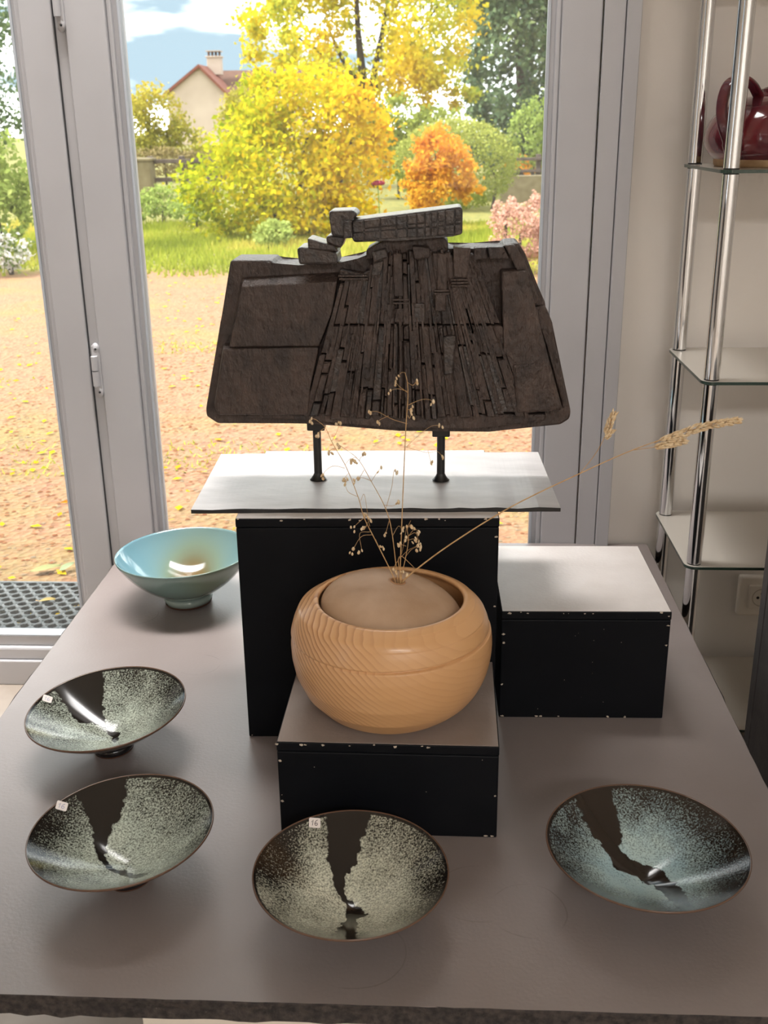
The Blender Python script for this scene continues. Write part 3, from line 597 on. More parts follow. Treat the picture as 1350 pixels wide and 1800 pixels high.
def seed_geo(c, s, rg):
    a = rg.uniform(0, 6.28); b = rg.uniform(-0.7, 0.7); V = []; Fc = []
    rings = [(-0.9, 0.25), (-0.4, 0.75), (0.2, 0.7), (0.8, 0.28)]
    M = Matrix.Rotation(a, 3, 'Z') @ Matrix.Rotation(b, 3, 'X')
    for z, r in rings:
        for j in range(6):
            t = j*math.pi/3; v = M @ Vector((r*math.cos(t)*0.8, r*math.sin(t)*0.55, z)); V.append(np.array(c)+s*0.62*np.array(v))
    for i in range(3):
        for j in range(6): Fc.append((i*6+j, i*6+(j+1) % 6, (i+1)*6+(j+1) % 6, (i+1)*6+j))
    Fc.append((5, 4, 3, 2, 1, 0)); Fc.append((18, 19, 20, 21, 22, 23)); return V, Fc
def px(*pts): return [tuple(at(x, y, YS_)[[0, 2]]) for x, y in pts]
stalk('grass_stalk', 'tallest upright dried quaking grass stalk in front of the sculpture', px((703, 1030), (703, 1018), (707, 900), (713, 760), (717, 700), (716, 672), (712, 655)), 0.0012, 0.0005,
      [px((716, 690), (702, 676), (695, 674)), px((716, 688), (700, 683), (686, 688)), px((712, 655), (705, 658), (701, 660)), px((718, 712), (735, 704), (750, 700), (762, 702)), px((717, 720), (722, 722), (725, 718)), px((716, 745), (690, 733), (665, 722), (648, 726)), px((683, 731), (670, 737), (664, 741)),
       px((714, 786), (735, 770), (757, 752), (772, 748)), px((714, 786), (750, 791), (768, 796), (778, 806)), px((716, 672), (726, 675), (733, 669)), px((717, 730), (720, 733), (723, 728)), px((752, 791), (757, 805), (760, 814))], 1)
stalk('grass_stalk', 'long dried quaking grass stalk leaning furthest left', px((697, 1030), (690, 1010), (660, 950), (640, 910), (630, 875), (608, 820), (585, 780), (572, 752), (556, 738)), 0.0011, 0.0004,
      [px((583, 776), (592, 760), (594, 746)), px((572, 752), (564, 757), (560, 762)), px((606, 818), (615, 808), (622, 806)), px((606, 823), (585, 823), (572, 828), (567, 838)), px((629, 873), (612, 862), (604, 848)), px((634, 880), (640, 872), (648, 905)), px((655, 940), (635, 945), (622, 960)),
       px((650, 925), (645, 910), (640, 905)), px((640, 910), (628, 920), (622, 930)), px((660, 948), (666, 955), (668, 962)), px((646, 918), (644, 922), (641, 926)), px((590, 788), (582, 790), (578, 795)), px((650, 935), (632, 940), (637, 963)), px((612, 832), (606, 838), (604, 843)), px((556, 738), (550, 736), (548, 735))], 2, 3)
stalk('grass_stalk', 'dried quaking grass stalk just left of the tallest one', px((701, 1030), (698, 1010), (688, 930), (676, 890), (652, 845), (630, 808), (605, 788)), 0.001, 0.0004,
      [px((653, 846), (662, 830), (670, 822)), px((653, 846), (640, 840), (628, 843)), px((678, 895), (688, 860), (692, 830), (695, 825)), px((632, 810), (634, 804), (640, 801)), px((605, 788), (597, 782), (594, 780)), px((676, 888), (690, 893), (700, 887)), px((690, 942), (700, 930), (708, 928)), px((628, 806), (622, 806), (618, 808)), px((684, 915), (680, 930), (678, 938)), px((640, 826), (632, 840), (622, 845))], 3)
stalk('grass_stalk', 'short dried quaking grass stalk right of the tallest one', px((706, 1030), (706, 1012), (712, 985), (718, 950), (716, 930), (722, 915)), 0.0009, 0.0004,
      [px((716, 945), (728, 928), (737, 930)), px((718, 942), (730, 940), (736, 955)), px((715, 930), (722, 922), (724, 924)), px((718, 952), (716, 947), (714, 944)), px((712, 980), (722, 970), (733, 962)), px((716, 950), (726, 952), (731, 948)), px((706, 1000), (708, 1002), (709, 1004)), px((714, 960), (708, 958), (704, 952))], 4, 3)
stalk('grass_stalk', 'shortest dried quaking grass stalk bending right above the vase', px((704, 1030), (704, 1012), (700, 985), (706, 978), (720, 990), (728, 998)), 0.0009, 0.0004,
      [px((700, 985), (694, 995), (691, 1004)), px((702, 982), (708, 962), (715, 925)), px((704, 980), (718, 970), (735, 955))], 5, 2)
def ear(root, pts, base, r, seed, n):
    rg = random.Random(seed); sp = spline([(p[0]-base[0], 0.0, p[1]-base[1]) for p in pts], 10); parts = []
    for i in range(n):
        f = i/(n-1); k = f*(len(sp)-1); a = int(k); b = min(a+1, len(sp)-1); p = sp[a]*(1-(k-a))+sp[b]*(k-a); t = sp[min(a+1, len(sp)-1)]-sp[max(a-1, 0)]; t = t/np.linalg.norm(t)
        wdt = r*(math.sin(math.pi*min(1, 0.22+0.72*f))**0.8); ang = rg.uniform(0, 6.28); side = np.array([-t[2], 0, t[0]])*math.cos(ang)+np.array([0, 1, 0])*math.sin(ang)
        L = 0.008*rg.uniform(0.7, 1.2); d = t*0.9+side*0.45; d /= np.linalg.norm(d); q = p+side*wdt*0.45; pr = [q, q+d*L*0.35+side*0.0006, q+d*L*0.75, q+d*L]
        parts.append(tube_geo(pr, [0.0005, 0.0014, 0.001, 0.0001], 5))
    V, Fc = join_geo(parts); tag(mesh('ear', V, Fc, seed_m if seed % 2 else straw_m, root), kind='stuff')
LP = px((708, 1028), (716, 1014), (790, 958), (900, 890), (1020, 832), (1100, 796), (1165, 772), (1230, 752), (1296, 739))
lg = stalk('grass_stalk', 'long straw cocksfoot stalk reaching far right to the chrome shelf', LP, 0.0016, 0.0006, [], 6)
B0 = LP[0]
ear(lg, px((1160, 776), (1190, 766), (1230, 752), (1270, 744), (1296, 739)), B0, 0.0062, 21, 230)
ear(lg, px((1150, 786), (1175, 781), (1203, 776)), B0, 0.0034, 23, 80)
ear(lg, px((1065, 765), (1072, 745), (1079, 729)), B0, 0.0036, 25, 60); ear(lg, px((1064, 772), (1070, 765), (1075, 759)), B0, 0.002, 27, 24)
for pp in (px((1018, 834), (1045, 800), (1062, 770), (1077, 732)), px((1115, 791), (1150, 786), (1200, 777)), px((1150, 779), (1160, 774), (1180, 770))):
    tube('side_branch', spline([(p[0]-B0[0], 0.0, p[1]-B0[1]) for p in pp], 6), 0.0005, straw_m, lg, 5)

# ------------------------------------------------------------------ glazed bowls
def inpoly(x, y, poly):
    c = np.zeros(x.shape, bool); n = len(poly)
    for i in range(n):
        (x1, y1), (x2, y2) = poly[i], poly[(i+1) % n]
        if y1 == y2: continue
        k = ((y1 > y) != (y2 > y)) & (x < (x2-x1)*(y-y1)/(y2-y1)+x1); c ^= k
    return c
def vnoise(x, y, s, seed):
    g = np.random.default_rng(seed).random((64, 64)); X, Y = (x*s) % 64, (y*s) % 64; i, j = X.astype(int), Y.astype(int); fx, fy = X-i, Y-j; fx = fx*fx*(3-2*fx); fy = fy*fy*(3-2*fy)
    i2, j2 = (i+1) % 64, (j+1) % 64; i %= 64; j %= 64
    return (g[i, j]*(1-fx)+g[i2, j]*fx)*(1-fy)+(g[i, j2]*(1-fx)+g[i2, j2]*fx)*fy
def bowl_geo(Rr, h, nin=120, nth=300, zin=0.016, ex=1.45, footr=0.034, footh=0.012, wall=0.0035):
    s = np.linspace(0.002, 1.0, nin)**0.8
    inner = [(Rr*q*0.985, zin+(h-zin)*(q*0.985)**ex) for q in s]
    rim = [(Rr*0.994, h*0.998), (Rr, h-0.001), (Rr*1.0, h-0.003)]
    outer = []
    for q in np.linspace(0.97, footr/Rr*1.0, 26): outer.append((Rr*q, max(footh, zin+(h-zin)*q**ex-wall-0.0045*(1-q))))
    return inner+rim+outer, len(inner)
bowl_dark_out = material('tenmoku_glaze', srgb(34, 27, 24), 0.12, srgb(24, 24, 28), 30, spec=0.5)
rim_brown = material('rim_glaze', srgb(96, 72, 58), 0.2)
foot_clay = material('foot_clay', srgb(98, 62, 44), 0.7)
def glazed_bowl(label, c, Rr, h, Lp, Rp, gm, seed, wparams, tilt=(0, 0), stick=None, ink=ink_m, warp=0.0):
    root = tag(empty('glazed_bowl', (c[0], c[1], TZ+0.031*(abs(tilt[0])+abs(tilt[1])))), label, 'bowl', 'dark glazed bowls on the table'); root.rotation_euler = (tilt[0], tilt[1], 0)
    prof, ni = bowl_geo(Rr, h); nth = 300; k = len(prof); pr = np.array(prof)
    th = np.arange(nth)*2*math.pi/nth; X = np.cos(th)[:, None]*pr[None, :, 0]; Y = np.sin(th)[:, None]*pr[None, :, 0]
    X = X*(1+warp*np.cos(2*(th-0.5)))[:, None]; Y = Y*(1+warp*np.cos(2*(th-0.5)))[:, None]
    Z = np.broadcast_to(pr[None, :, 1], X.shape)
    V = np.stack([X, Y, Z], -1).reshape(-1, 3)
    i = np.arange(nth)[:, None]*k; i2 = ((np.arange(nth)+1) % nth)[:, None]*k; j = np.arange(k-1)[None]
    Q = np.stack([i+j, i+j+1, i2+j+1, i2+j], -1).reshape(-1, 4)
    x, y = V[:, 0]/Rr, V[:, 1]/Rr; rr = np.hypot(x, y)
    jx = (vnoise(x+3, y+3, 22, seed)-0.5)*0.05; jy = (vnoise(x+3, y+3, 22, seed+1)-0.5)*0.05
    band = inpoly(x+jx, y+jy, Lp+Rp[::-1])
    inner = np.tile(np.arange(k) < ni, nth)
    gz = np.where(inner & ~band, 1.0, 0.0)
    wh = wparams(x, y, rr)+(vnoise(x+5, y+5, 6, seed+2)-0.5)*0.12
    wh = np.where(rr > 0.965, np.minimum(wh, 0.18), wh)
    o = tri_mesh('bowl_body', V, Q, [gm, bowl_dark_out, rim_brown], root, {'glaze': gz, 'white': wh}, True, n=4)
    jj = np.tile(np.arange(k-1), nth); o.data.polygons.foreach_set('material_index', np.where((jj >= ni-1) & (jj <= ni+2), 2, (jj >= ni+1)).astype(np.int32))
    # centre plug and foot
    lathe('foot_ring', [(0, 0.004), (0.024, 0.004), (0.026, 0.0), (0.031, 0.0), (0.0335, 0.006), (0.036, 0.0135), (0.02, 0.0145), (0, 0.0145)], [bowl_dark_out], root, 48)
    lathe('foot_base', [(0.0255, 0.0005), (0.026, -0.0002), (0.0312, -0.0002), (0.0322, 0.0025)], foot_clay, root, 48)
    if stick:
        sx, sy = stick; q = math.hypot(sx, sy); zz = 0.016+(h-0.016)*q**1.45; sl = (h-0.016)*1.45*q**0.45/Rr
        nrm = Vector((-sx/q*sl, -sy/q*sl, 1)).normalized(); upv = Vector((-0.22, 1.0, 0)); upv = (upv-nrm*upv.dot(nrm)).normalized(); rv = upv.cross(nrm)
        Mx = Matrix((rv, upv, nrm)).transposed().to_4x4(); Mx.translation = Vector((sx*Rr, sy*Rr, zz))+nrm*0.0009
        st = []; w2, h2, cr_ = 0.0078, 0.0068, 0.002
        for (cx, cy, a0) in ((w2-cr_, h2-cr_, 0), (-w2+cr_, h2-cr_, 90), (-w2+cr_, -h2+cr_, 180), (w2-cr_, -h2+cr_, 270)):
            for a in (0, 30, 60, 90): st.append((cx+cr_*math.cos(R(a0+a)), cy+cr_*math.sin(R(a0+a))))
        n = len(st); s_ = mesh('price_sticker', [(a, b, 0.0003) for a, b in st]+[(a, b, -0.0003) for a, b in st], [tuple(range(n)), tuple(range(n, 2*n))[::-1]]+[(q1, q1+n, (q1+1) % n+n, (q1+1) % n) for q1 in range(n)], sticker_m, root)
        tag(s_, 'small white price sticker'); s_.matrix_local = Mx
        strokes = [[(-0.0045, 0.0008), (-0.0022, 0.0036), (-0.0028, -0.0008), (-0.0032, -0.0038)], [(0.0036, 0.0038), (0.0012, 0.0020), (0.0000, -0.0012), (0.0008, -0.0034), (0.0030, -0.0032), (0.0036, -0.0012), (0.0022, -0.0002), (0.0006, -0.0014)]]
        Vt, Ft = join_geo([tube_geo(spline([(a, b, 0.00042) for a, b in sk], 5) if len(sk) > 4 else np.array([(a, b, 0.00042) for a, b in sk]), 0.00042, 5) for sk in strokes])
        mesh('handwriting', Vt, Ft, ink, s_)
    return root
g_green = glaze_material('green_speckle_glaze', srgb(226, 226, 206), srgb(208, 211, 190), srgb(32, 27, 23))
g_green2 = glaze_material('celadon_speckle_glaze', srgb(208, 214, 196), srgb(190, 202, 188), srgb(32, 28, 24))
g_blue = glaze_material('blue_speckle_glaze', srgb(146, 178, 190), srgb(190, 206, 196), srgb(40, 32, 26))
sm = lambda a, b, x: (lambda t: t*t*(3-2*t))(np.clip((x-a)/(b-a), 0, 1))
CL = [(-0.36, 1.02), (-0.348, 0.903), (-0.324, 0.766), (-0.302, 0.627), (-0.283, 0.449), (-0.251, 0.388), (-0.225, 0.289), (-0.174, 0.209), (-0.132, 0.125), (-0.058, 0.08), (-0.068, -0.012), (-0.035, -0.132), (-0.075, -0.313), (-0.104, -0.516), (-0.117, -0.7), (-0.13, -1.02)]
CR = [(0.19, 1.02), (0.169, 0.96), (0.11, 0.834), (0.046, 0.665), (0.01, 0.505), (-0.049, 0.437), (-0.089, 0.367), (-0.096, 0.225), (-0.044, 0.121), (0.05, 0.043), (0.116, -0.02), (0.176, -0.136), (0.066, -0.172), (0.09, -0.355), (0.108, -0.668), (0.13, -1.02)]
DL = [(-0.67, 0.85), (-0.629, 0.756), (-0.566, 0.608), (-0.488, 0.453), (-0.39, 0.334), (-0.305, 0.267), (-0.268, 0.132), (-0.238, 0.086), (-0.056, 0.087), (0.092, -0.075), (0.169, -0.354), (0.158, -0.709), (0.15, -1.02)]
DR = [(-0.21, 1.02), (-0.199, 0.924), (-0.177, 0.778), (-0.152, 0.595), (-0.142, 0.448), (-0.188, 0.384), (-0.151, 0.309), (-0.032, 0.249), (0.14, 0.199), (0.228, 0.093), (0.302, -0.135), (0.336, -0.355), (0.297, -0.641), (0.28, -1.02)]
BL = [(-0.80, 0.75), (-0.719, 0.655), (-0.644, 0.562), (-0.529, 0.438), (-0.484, 0.345), (-0.42, 0.18), (-0.311, 0.013), (-0.177, -0.13), (-0.074, -0.166), (0.194, -0.37), (0.303, -0.449)]
BR = [(-0.21, 1.02), (-0.206, 0.952), (-0.196, 0.795), (-0.195, 0.642), (-0.21, 0.518), (-0.273, 0.422), (-0.297, 0.305), (-0.294, 0.211), (-0.217, 0.004), (-0.147, -0.064), (-0.037, -0.084), (0.364, -0.354)]
AL = [(-0.95, 0.55), (-0.849, 0.486), (-0.73, 0.398), (-0.524, 0.172), (-0.448, 0.152), (-0.252, 0.222), (-0.14, 0.165), (-0.039, 0.059), (0.067, -0.125)]
AR = [(-0.33, 1.02), (-0.315, 0.943), (-0.256, 0.631), (-0.188, 0.303), (-0.113, 0.202), (-0.04, 0.156), (0.087, 0.103), (0.082, -0.095)]
glazed_bowl('dark green glazed bowl furthest from the viewer on the left', (-0.525, 1.467), 0.127, 0.08, AL, AR, g_green2, 31, lambda x, y, r: 0.58-0.24*sm(0.25, 1.0, r)*(0.7+0.3*sm(0, 0.8, x)), tilt=(R(1.5), R(-3.5)), stick=(-0.88, 0.30), ink=inkf_m)
glazed_bowl('dark green glazed bowl nearest the left front corner', (-0.413, 1.157), 0.1223, 0.08, BL, BR, g_green2, 41, lambda x, y, r: 0.60-0.20*sm(0.3, 1.0, r)-0.12*sm(0.3, 0.9, -x), tilt=(R(0.5), R(-3)), stick=(-0.824, 0.459), ink=inkf_m)
glazed_bowl('green speckled bowl with dark band and readable price sticker, front centre', (-0.106, 1.085), 0.1227, 0.08, CL, CR, g_green, 51, lambda x, y, r: 0.62-0.16*sm(0.3, 1.0, r)-0.22*sm(0.4, 0.8, -x)*sm(-0.4, 0.2, y)-0.15*sm(0.5, 0.9, x), stick=(-0.461, 0.809))
glazed_bowl('blue grey speckled dark bowl at the right front', (0.27, 1.15), 0.129, 0.08, DL, DR, g_blue, 61, lambda x, y, r: 0.76-0.40*sm(0.25, 0.95, r)-0.08*sm(0.1, 0.8, x), tilt=(0, R(1)))
# celadon bowl
EB = tag(empty('celadon_bowl', (-0.531, 2.040, TZ+0.0015)), 'pale blue celadon bowl by the window, partly behind the tall box', 'bowl'); EB.rotation_euler = (0, R(-1.5), 0)
def celadon():
    M = material('celadon_glaze', srgb(132, 176, 184), 0.08, coat=0.3); t = M.node_tree; b = t.nodes['Principled BSDF']; L = t.links.new
    a = N(t, 'ShaderNodeAttribute', attribute_name='white'); r = N(t, 'ShaderNodeValToRGB'); e = r.color_ramp.elements
    e[0].position = 0.0; e[0].color = srgb(112, 150, 162); e[1].position = 1.0; e[1].color = srgb(104, 80, 34); x = e.new(0.5); x.color = srgb(118, 134, 116)
    L(a.outputs['Fac'], r.inputs['Fac']); L(r.outputs['Color'], b.inputs['Base Color']); return M
Re, he = 0.1425, 0.115
s = np.linspace(0.0, 1.0, 60); inn = [(Re*q*0.985, 0.018+(he-0.018)*(0.35*(q**1.6)+0.65*(1-math.sqrt(max(0, 1-(0.93*q)**2)))/(1-math.sqrt(1-0.93**2)))) for q in s]
outp = [(Re*0.995, he), (Re, he-0.0015)]+[(Re*q, max(0.016, 0.016+(he-0.016)*(0.35*(q**1.6)+0.65*(1-math.sqrt(max(0, 1-(0.93*q)**2)))/(1-math.sqrt(1-0.93**2)))-0.004-0.003*(1-q))) for q in np.linspace(0.99, 0.36, 30)]
pr = np.array(inn+outp); nth = 160; k = len(pr); th = np.arange(nth)*2*math.pi/nth
X = np.cos(th)[:, None]*pr[None, :, 0]; Y = np.sin(th)[:, None]*pr[None, :, 0]; V = np.stack([X, Y, np.broadcast_to(pr[None, :, 1], X.shape)], -1).reshape(-1, 3)
i = np.arange(nth)[:, None]*k; i2 = ((np.arange(nth)+1) % nth)[:, None]*k; j = np.arange(k-1)[None]; Q = np.stack([i+j, i+j+1, i2+j+1, i2+j], -1).reshape(-1, 4)
xx, yy = V[:, 0]/Re, V[:, 1]/Re; spot = np.exp(-(((xx+0.04)/0.42)**2+((yy-0.40)/0.5)**2)); inner = np.tile(np.arange(k) < 60, nth)
spot = np.where(inner, spot+0.18*sm(-0.4, 0.8, xx), 0.32+0.25*np.exp(-((xx-0.55)/0.3)**2)*(yy < 0))
o = tri_mesh('bowl_body', V, Q, celadon(), EB, {'white': spot}, True, n=4)
lathe('foot_ring', [(0, 0.01), (0.04, 0.01), (0.043, 0.003), (0.049, 0.003), (0.051, 0.01), (0.052, 0.019), (0.03, 0.019), (0, 0.0185)], material('celadon_foot', srgb(150, 166, 158), 0.15), EB, 64)
lathe('foot_base', [(0.0425, 0.004), (0.044, 0.0), (0.0485, 0.0), (0.0498, 0.004)], foot_clay, EB, 64)

# ------------------------------------------------------------------ chrome shelf, teapot, socket, charcoal pedestal
SH = tag(empty('shelf_unit', (0.86, 2.19, 0)), 'chrome pole shelving unit with white glass shelves by the wall', 'shelf')
sx0, sx1, sy0, sy1 = 0.507-0.86, 1.22-0.86, 2.022-2.19, 2.36-2.19
lev = [0.127, 0.507, 0.892, 1.280, 1.668]
def glass_shelf(z):
    pts = []; rr = 0.022
    for (cx, cy, a0) in ((sx1-rr, sy1-rr, 0), (sx0+rr, sy1-rr, 90), (sx0+rr, sy0+rr, 180), (sx1-rr, sy0+rr, 270)):
        for a in range(0, 91, 15): pts.append((cx+rr*math.cos(R(a0+a)), cy+rr*math.sin(R(a0+a))))
    n = len(pts); V = [(a, b, z) for a, b in pts]+[(a, b, z-0.006) for a, b in pts]
    o = mesh('glass_shelf', V, [tuple(range(n)), tuple(range(n, 2*n))[::-1]]+[(i, i+n, (i+1) % n+n, (i+1) % n) for i in range(n)], [shelf_m, shelf_edge], SH)
    o.data.polygons.foreach_set('material_index', [0, 0]+[1]*n)
for z in lev: glass_shelf(z)
for cx in (sx0+0.021, sx1-0.021):
    for cy in (sy0+0.022, sy1-0.022):
        zs = [0.0]+lev
        for a, b in zip(zs[:-1], zs[1:]):
            tube('pole', [(cx, cy, a+0.0025), (cx, cy, b-0.0085)], 0.0150, chrome, SH, 28)
            tube('joint_ring', [(cx, cy, b-0.0085), (cx, cy, b-0.006)], 0.0142, hole_m, SH, 20); tube('joint_ring', [(cx, cy, b), (cx, cy, b+0.0025)], 0.0142, hole_m, SH, 20)
TP = tag(empty('teapot', (0.655, 2.195, 1.280)), 'oxblood glazed teapot with strap handle on the chrome shelf', 'teapot')
tprof = [(0, 0.0), (0.118, 0.0), (0.121, 0.004), (0.122, 0.014)]
tg = [(0.122, 0.014), (0.134, 0.026), (0.1415, 0.046), (0.140, 0.066), (0.130, 0.088), (0.110, 0.108), (0.082, 0.122), (0.052, 0.1285), (0.046, 0.132), (0.046, 0.138), (0.043, 0.139), (0.041, 0.13)]
lathe('base', tprof, tea_clay, TP, 72); tgs = spline([(a, 0, b) for a, b in tg], 5); lathe('pot_body', [(p[0], p[2]) for p in tgs], tea_m, TP, 96)
lathe('lid', [(0.041, 0.136), (0.04, 0.141), (0.025, 0.146), (0.009, 0.148), (0.007, 0.153), (0.012, 0.158), (0.014, 0.163), (0.009, 0.168), (0, 0.169)], tea_m, TP, 48)
hp = spline([np.array(at(x, y, Y))-np.array((0.655, 2.195, 1.280)) for x, y, Y in ((1286, 274, 2.105), (1280, 250, 2.095), (1270, 215, 2.085), (1270, 178, 2.09), (1281, 147, 2.10), (1301, 136, 2.12), (1320, 146, 2.14), (1333, 168, 2.16), (1338, 182, 2.17))], 8)
V, Fc = [], []
for i, p in enumerate(hp):
    t = hp[min(i+1, len(hp)-1)]-hp[max(i-1, 0)]; t /= np.linalg.norm(t); nrm = np.array([0.62, -0.78, 0]); nrm -= t*(nrm@t); nrm /= np.linalg.norm(nrm); w = np.cross(t, nrm)
    wd = 0.0112+0.003*(i < 8); 
    for a in range(14):
        ang = 2*math.pi*a/14; ca, sa = math.cos(ang), math.sin(ang); V.append(p+nrm*wd*math.copysign(abs(ca)**0.7, ca)+w*(0.0052)*math.copysign(abs(sa)**0.8, sa)*(1+0.25*math.cos(2*ang)))
for i in range(len(hp)-1):
    for a in range(14): Fc.append((i*14+a, i*14+(a+1) % 14, (i+1)*14+(a+1) % 14, (i+1)*14+a))
mesh('handle', V, Fc, tea_m, TP, True)
tube('spout', spline([(0.11, 0.06, 0.06), (0.15, 0.085, 0.085), (0.175, 0.1, 0.125), (0.195, 0.112, 0.14)], 6), np.linspace(0.026, 0.011, 19), tea_m, TP, 16)
SK = tag(empty('wall_socket', (0.783, YW, 0.228)), 'ivory power socket low on the wall under the glass shelves', 'socket')
box('cover_plate', (-0.054, -0.020, 0), (0.054, 0.0, 0.104), socket_m, SK, 0.005); box('insert', (-0.031, -0.026, 0.021), (0.031, -0.018, 0.083), socket_m, SK, 0.003)
o = lathe('socket_well', [(0.0235, 0.0), (0.0215, 0.0005), (0.020, -0.006), (0.0, -0.006)], material('socket_well', srgb(196, 184, 168), 0.5), SK, 36); o.matrix_local = Matrix.Translation((0, -0.0268, 0.052)) @ Matrix.Rotation(R(90), 4, 'X')
for dx, dz in ((-0.0095, 0.0), (0.0095, 0.0), (0.0, 0.0105)):
    o = lathe('contact_hole', [(0.0, 0.0012), (0.0034, 0.0012), (0.0036, 0.0)], hole_m, SK, 14); o.matrix_local = Matrix.Translation((dx, -0.0265, 0.052+dz)) @ Matrix.Rotation(R(90), 4, 'X')
CP = tag(empty('charcoal_pedestal', (0.80, 1.56, 0)), 'charcoal grey pedestal cut off at the right edge of the photo', 'pedestal')
box('body', (-0.2, -0.26, 0.0), (0.2, 0.26, 0.76), panel_m, CP, 0.003); box('edge_strip', (-0.2015, 0.232, 0.0), (-0.199, 0.261, 0.76), panel_m, CP, 0.001); box('top_board', (-0.205, -0.265, 0.76), (0.205, 0.265, 0.78), panel_m, CP, 0.003)

# ------------------------------------------------------------------ garden
ZG = -0.03
def ground_material():
    M = material('gravel_ground', srgb(220, 170, 120), 0.95); t = M.node_tree; b = t.nodes['Principled BSDF']; L = t.links.new
    tc = N(t, 'ShaderNodeTexCoord')
    v = N(t, 'ShaderNodeTexVoronoi'); v.inputs['Scale'].default_value = 42; cr = N(t, 'ShaderNodeValToRGB'); e = cr.color_ramp.elements
    e[0].position = 0.0; e[0].color = garden(srgb(214, 140, 92)); e[1].position = 1.0; e[1].color = garden(srgb(246, 206, 160))
    for p, c in ((0.3, (232, 170, 122)), (0.6, (226, 178, 128)), (0.82, (200, 128, 88))): q = e.new(p); q.color = garden(srgb(*c))
    n = N(t, 'ShaderNodeTexNoise'); n.inputs['Scale'].default_value = 0.75; n.inputs['Detail'].default_value = 5; n.inputs['Roughness'].default_value = 0.65
    mr = N(t, 'ShaderNodeMapRange'); mr.inputs['From Min'].default_value = 0.50; mr.inputs['From Max'].default_value = 0.66
    sp = N(t, 'ShaderNodeSeparateXYZ'); far = N(t, 'ShaderNodeMapRange'); far.inputs['From Min'].default_value = 10.3; far.inputs['From Max'].default_value = 11.6
    n2 = N(t, 'ShaderNodeTexNoise'); n2.inputs['Scale'].default_value = 9; n2.inputs['Detail'].default_value = 5; gr = N(t, 'ShaderNodeValToRGB'); g = gr.color_ramp.elements
    g[0].position = 0.3; g[0].color = garden(srgb(150, 158, 62)); g[1].position = 0.7; g[1].color = garden(srgb(226, 206, 96))
    mx = N(t, 'ShaderNodeMath', operation='MAXIMUM'); mul = N(t, 'ShaderNodeMath', operation='MULTIPLY'); mul.inputs[1].default_value = 0.5; mm = N(t, 'ShaderNodeMix', data_type='RGBA'); bp = N(t, 'ShaderNodeBump'); bp.inputs['Strength'].default_value = 0.8; bp.inputs['Distance'].default_value = 0.012
    ad = N(t, 'ShaderNodeMath', operation='MULTIPLY_ADD'); ad.inputs[1].default_value = 3.0
    L(tc.outputs['Object'], v.inputs['Vector']); L(v.outputs['Color'], cr.inputs['Fac']); L(tc.outputs['Object'], n.inputs['Vector']); L(n.outputs['Fac'], mr.inputs['Value']); L(tc.outputs['Object'], sp.inputs[0])
    L(n.outputs['Fac'], ad.inputs[0]); L(sp.outputs['Y'], ad.inputs[2]); ad.inputs[1].default_value = 2.5
    L(ad.outputs[0], far.inputs['Value']); far.inputs['From Min'].default_value = 12.0; far.inputs['From Max'].default_value = 12.7
    L(tc.outputs['Object'], n2.inputs['Vector']); L(n2.outputs['Fac'], gr.inputs['Fac']); L(mr.outputs['Result'], mul.inputs[0]); L(mul.outputs[0], mx.inputs[0]); L(far.outputs['Result'], mx.inputs[1])
    L(mx.outputs[0], mm.inputs['Factor']); L(cr.outputs['Color'], mm.inputs['A']); L(gr.outputs['Color'], mm.inputs['B']); L(mm.outputs['Result'], b.inputs['Base Color']); L(v.outputs['Distance'], bp.inputs['Height']); L(bp.outputs['Normal'], b.inputs['Normal'])
    return M
struct(mesh('ground', [(-160, YW+0.16, ZG), (160, YW+0.16, ZG), (160, 260, ZG), (-160, 260, ZG)], [(0, 1, 2, 3)], ground_material()), 'orange gravel yard running into grass outside the door')
# pebbles near the door
n = 9000; P = np.c_[rng.uniform(-2.4, 1.4, n), 2.62+rng.random(n)**1.3*4.5, np.full(n, ZG)]; sc = rng.uniform(0.004, 0.011, n)
oc = np.array([(1, 0, 0.2), (0, 1, 0.2), (-1, 0, 0.2), (0, -1, 0.2), (0, 0, 0.8)]); ang = rng.uniform(0, 6.28, n); ca, sa = np.cos(ang), np.sin(ang)
Vp = np.stack([P[:, None, 0]+sc[:, None]*(oc[None, :, 0]*ca[:, None]-oc[None, :, 1]*sa[:, None])*1.2, P[:, None, 1]+sc[:, None]*(oc[None, :, 0]*sa[:, None]+oc[None, :, 1]*ca[:, None]), P[:, None, 2]+sc[:, None]*oc[None, :, 2]*0.8], -1).reshape(-1, 3)
T = (np.arange(n)[:, None, None]*5+np.array([(0, 1, 4), (1, 2, 4), (2, 3, 4), (3, 0, 4)])[None]).reshape(-1, 3)
pm = leaf_material('pebbles', [(0.0, (196, 120, 84)), (0.35, (232, 168, 122)), (0.7, (244, 206, 164)), (1.0, (214, 190, 160))], 0.0, 0.95)
tag(tri_mesh('gravel', Vp, T, pm, None, {'tint': np.repeat(rng.random(n), 5)}), 'orange and pink gravel stones on the yard', 'gravel', kind='stuff')

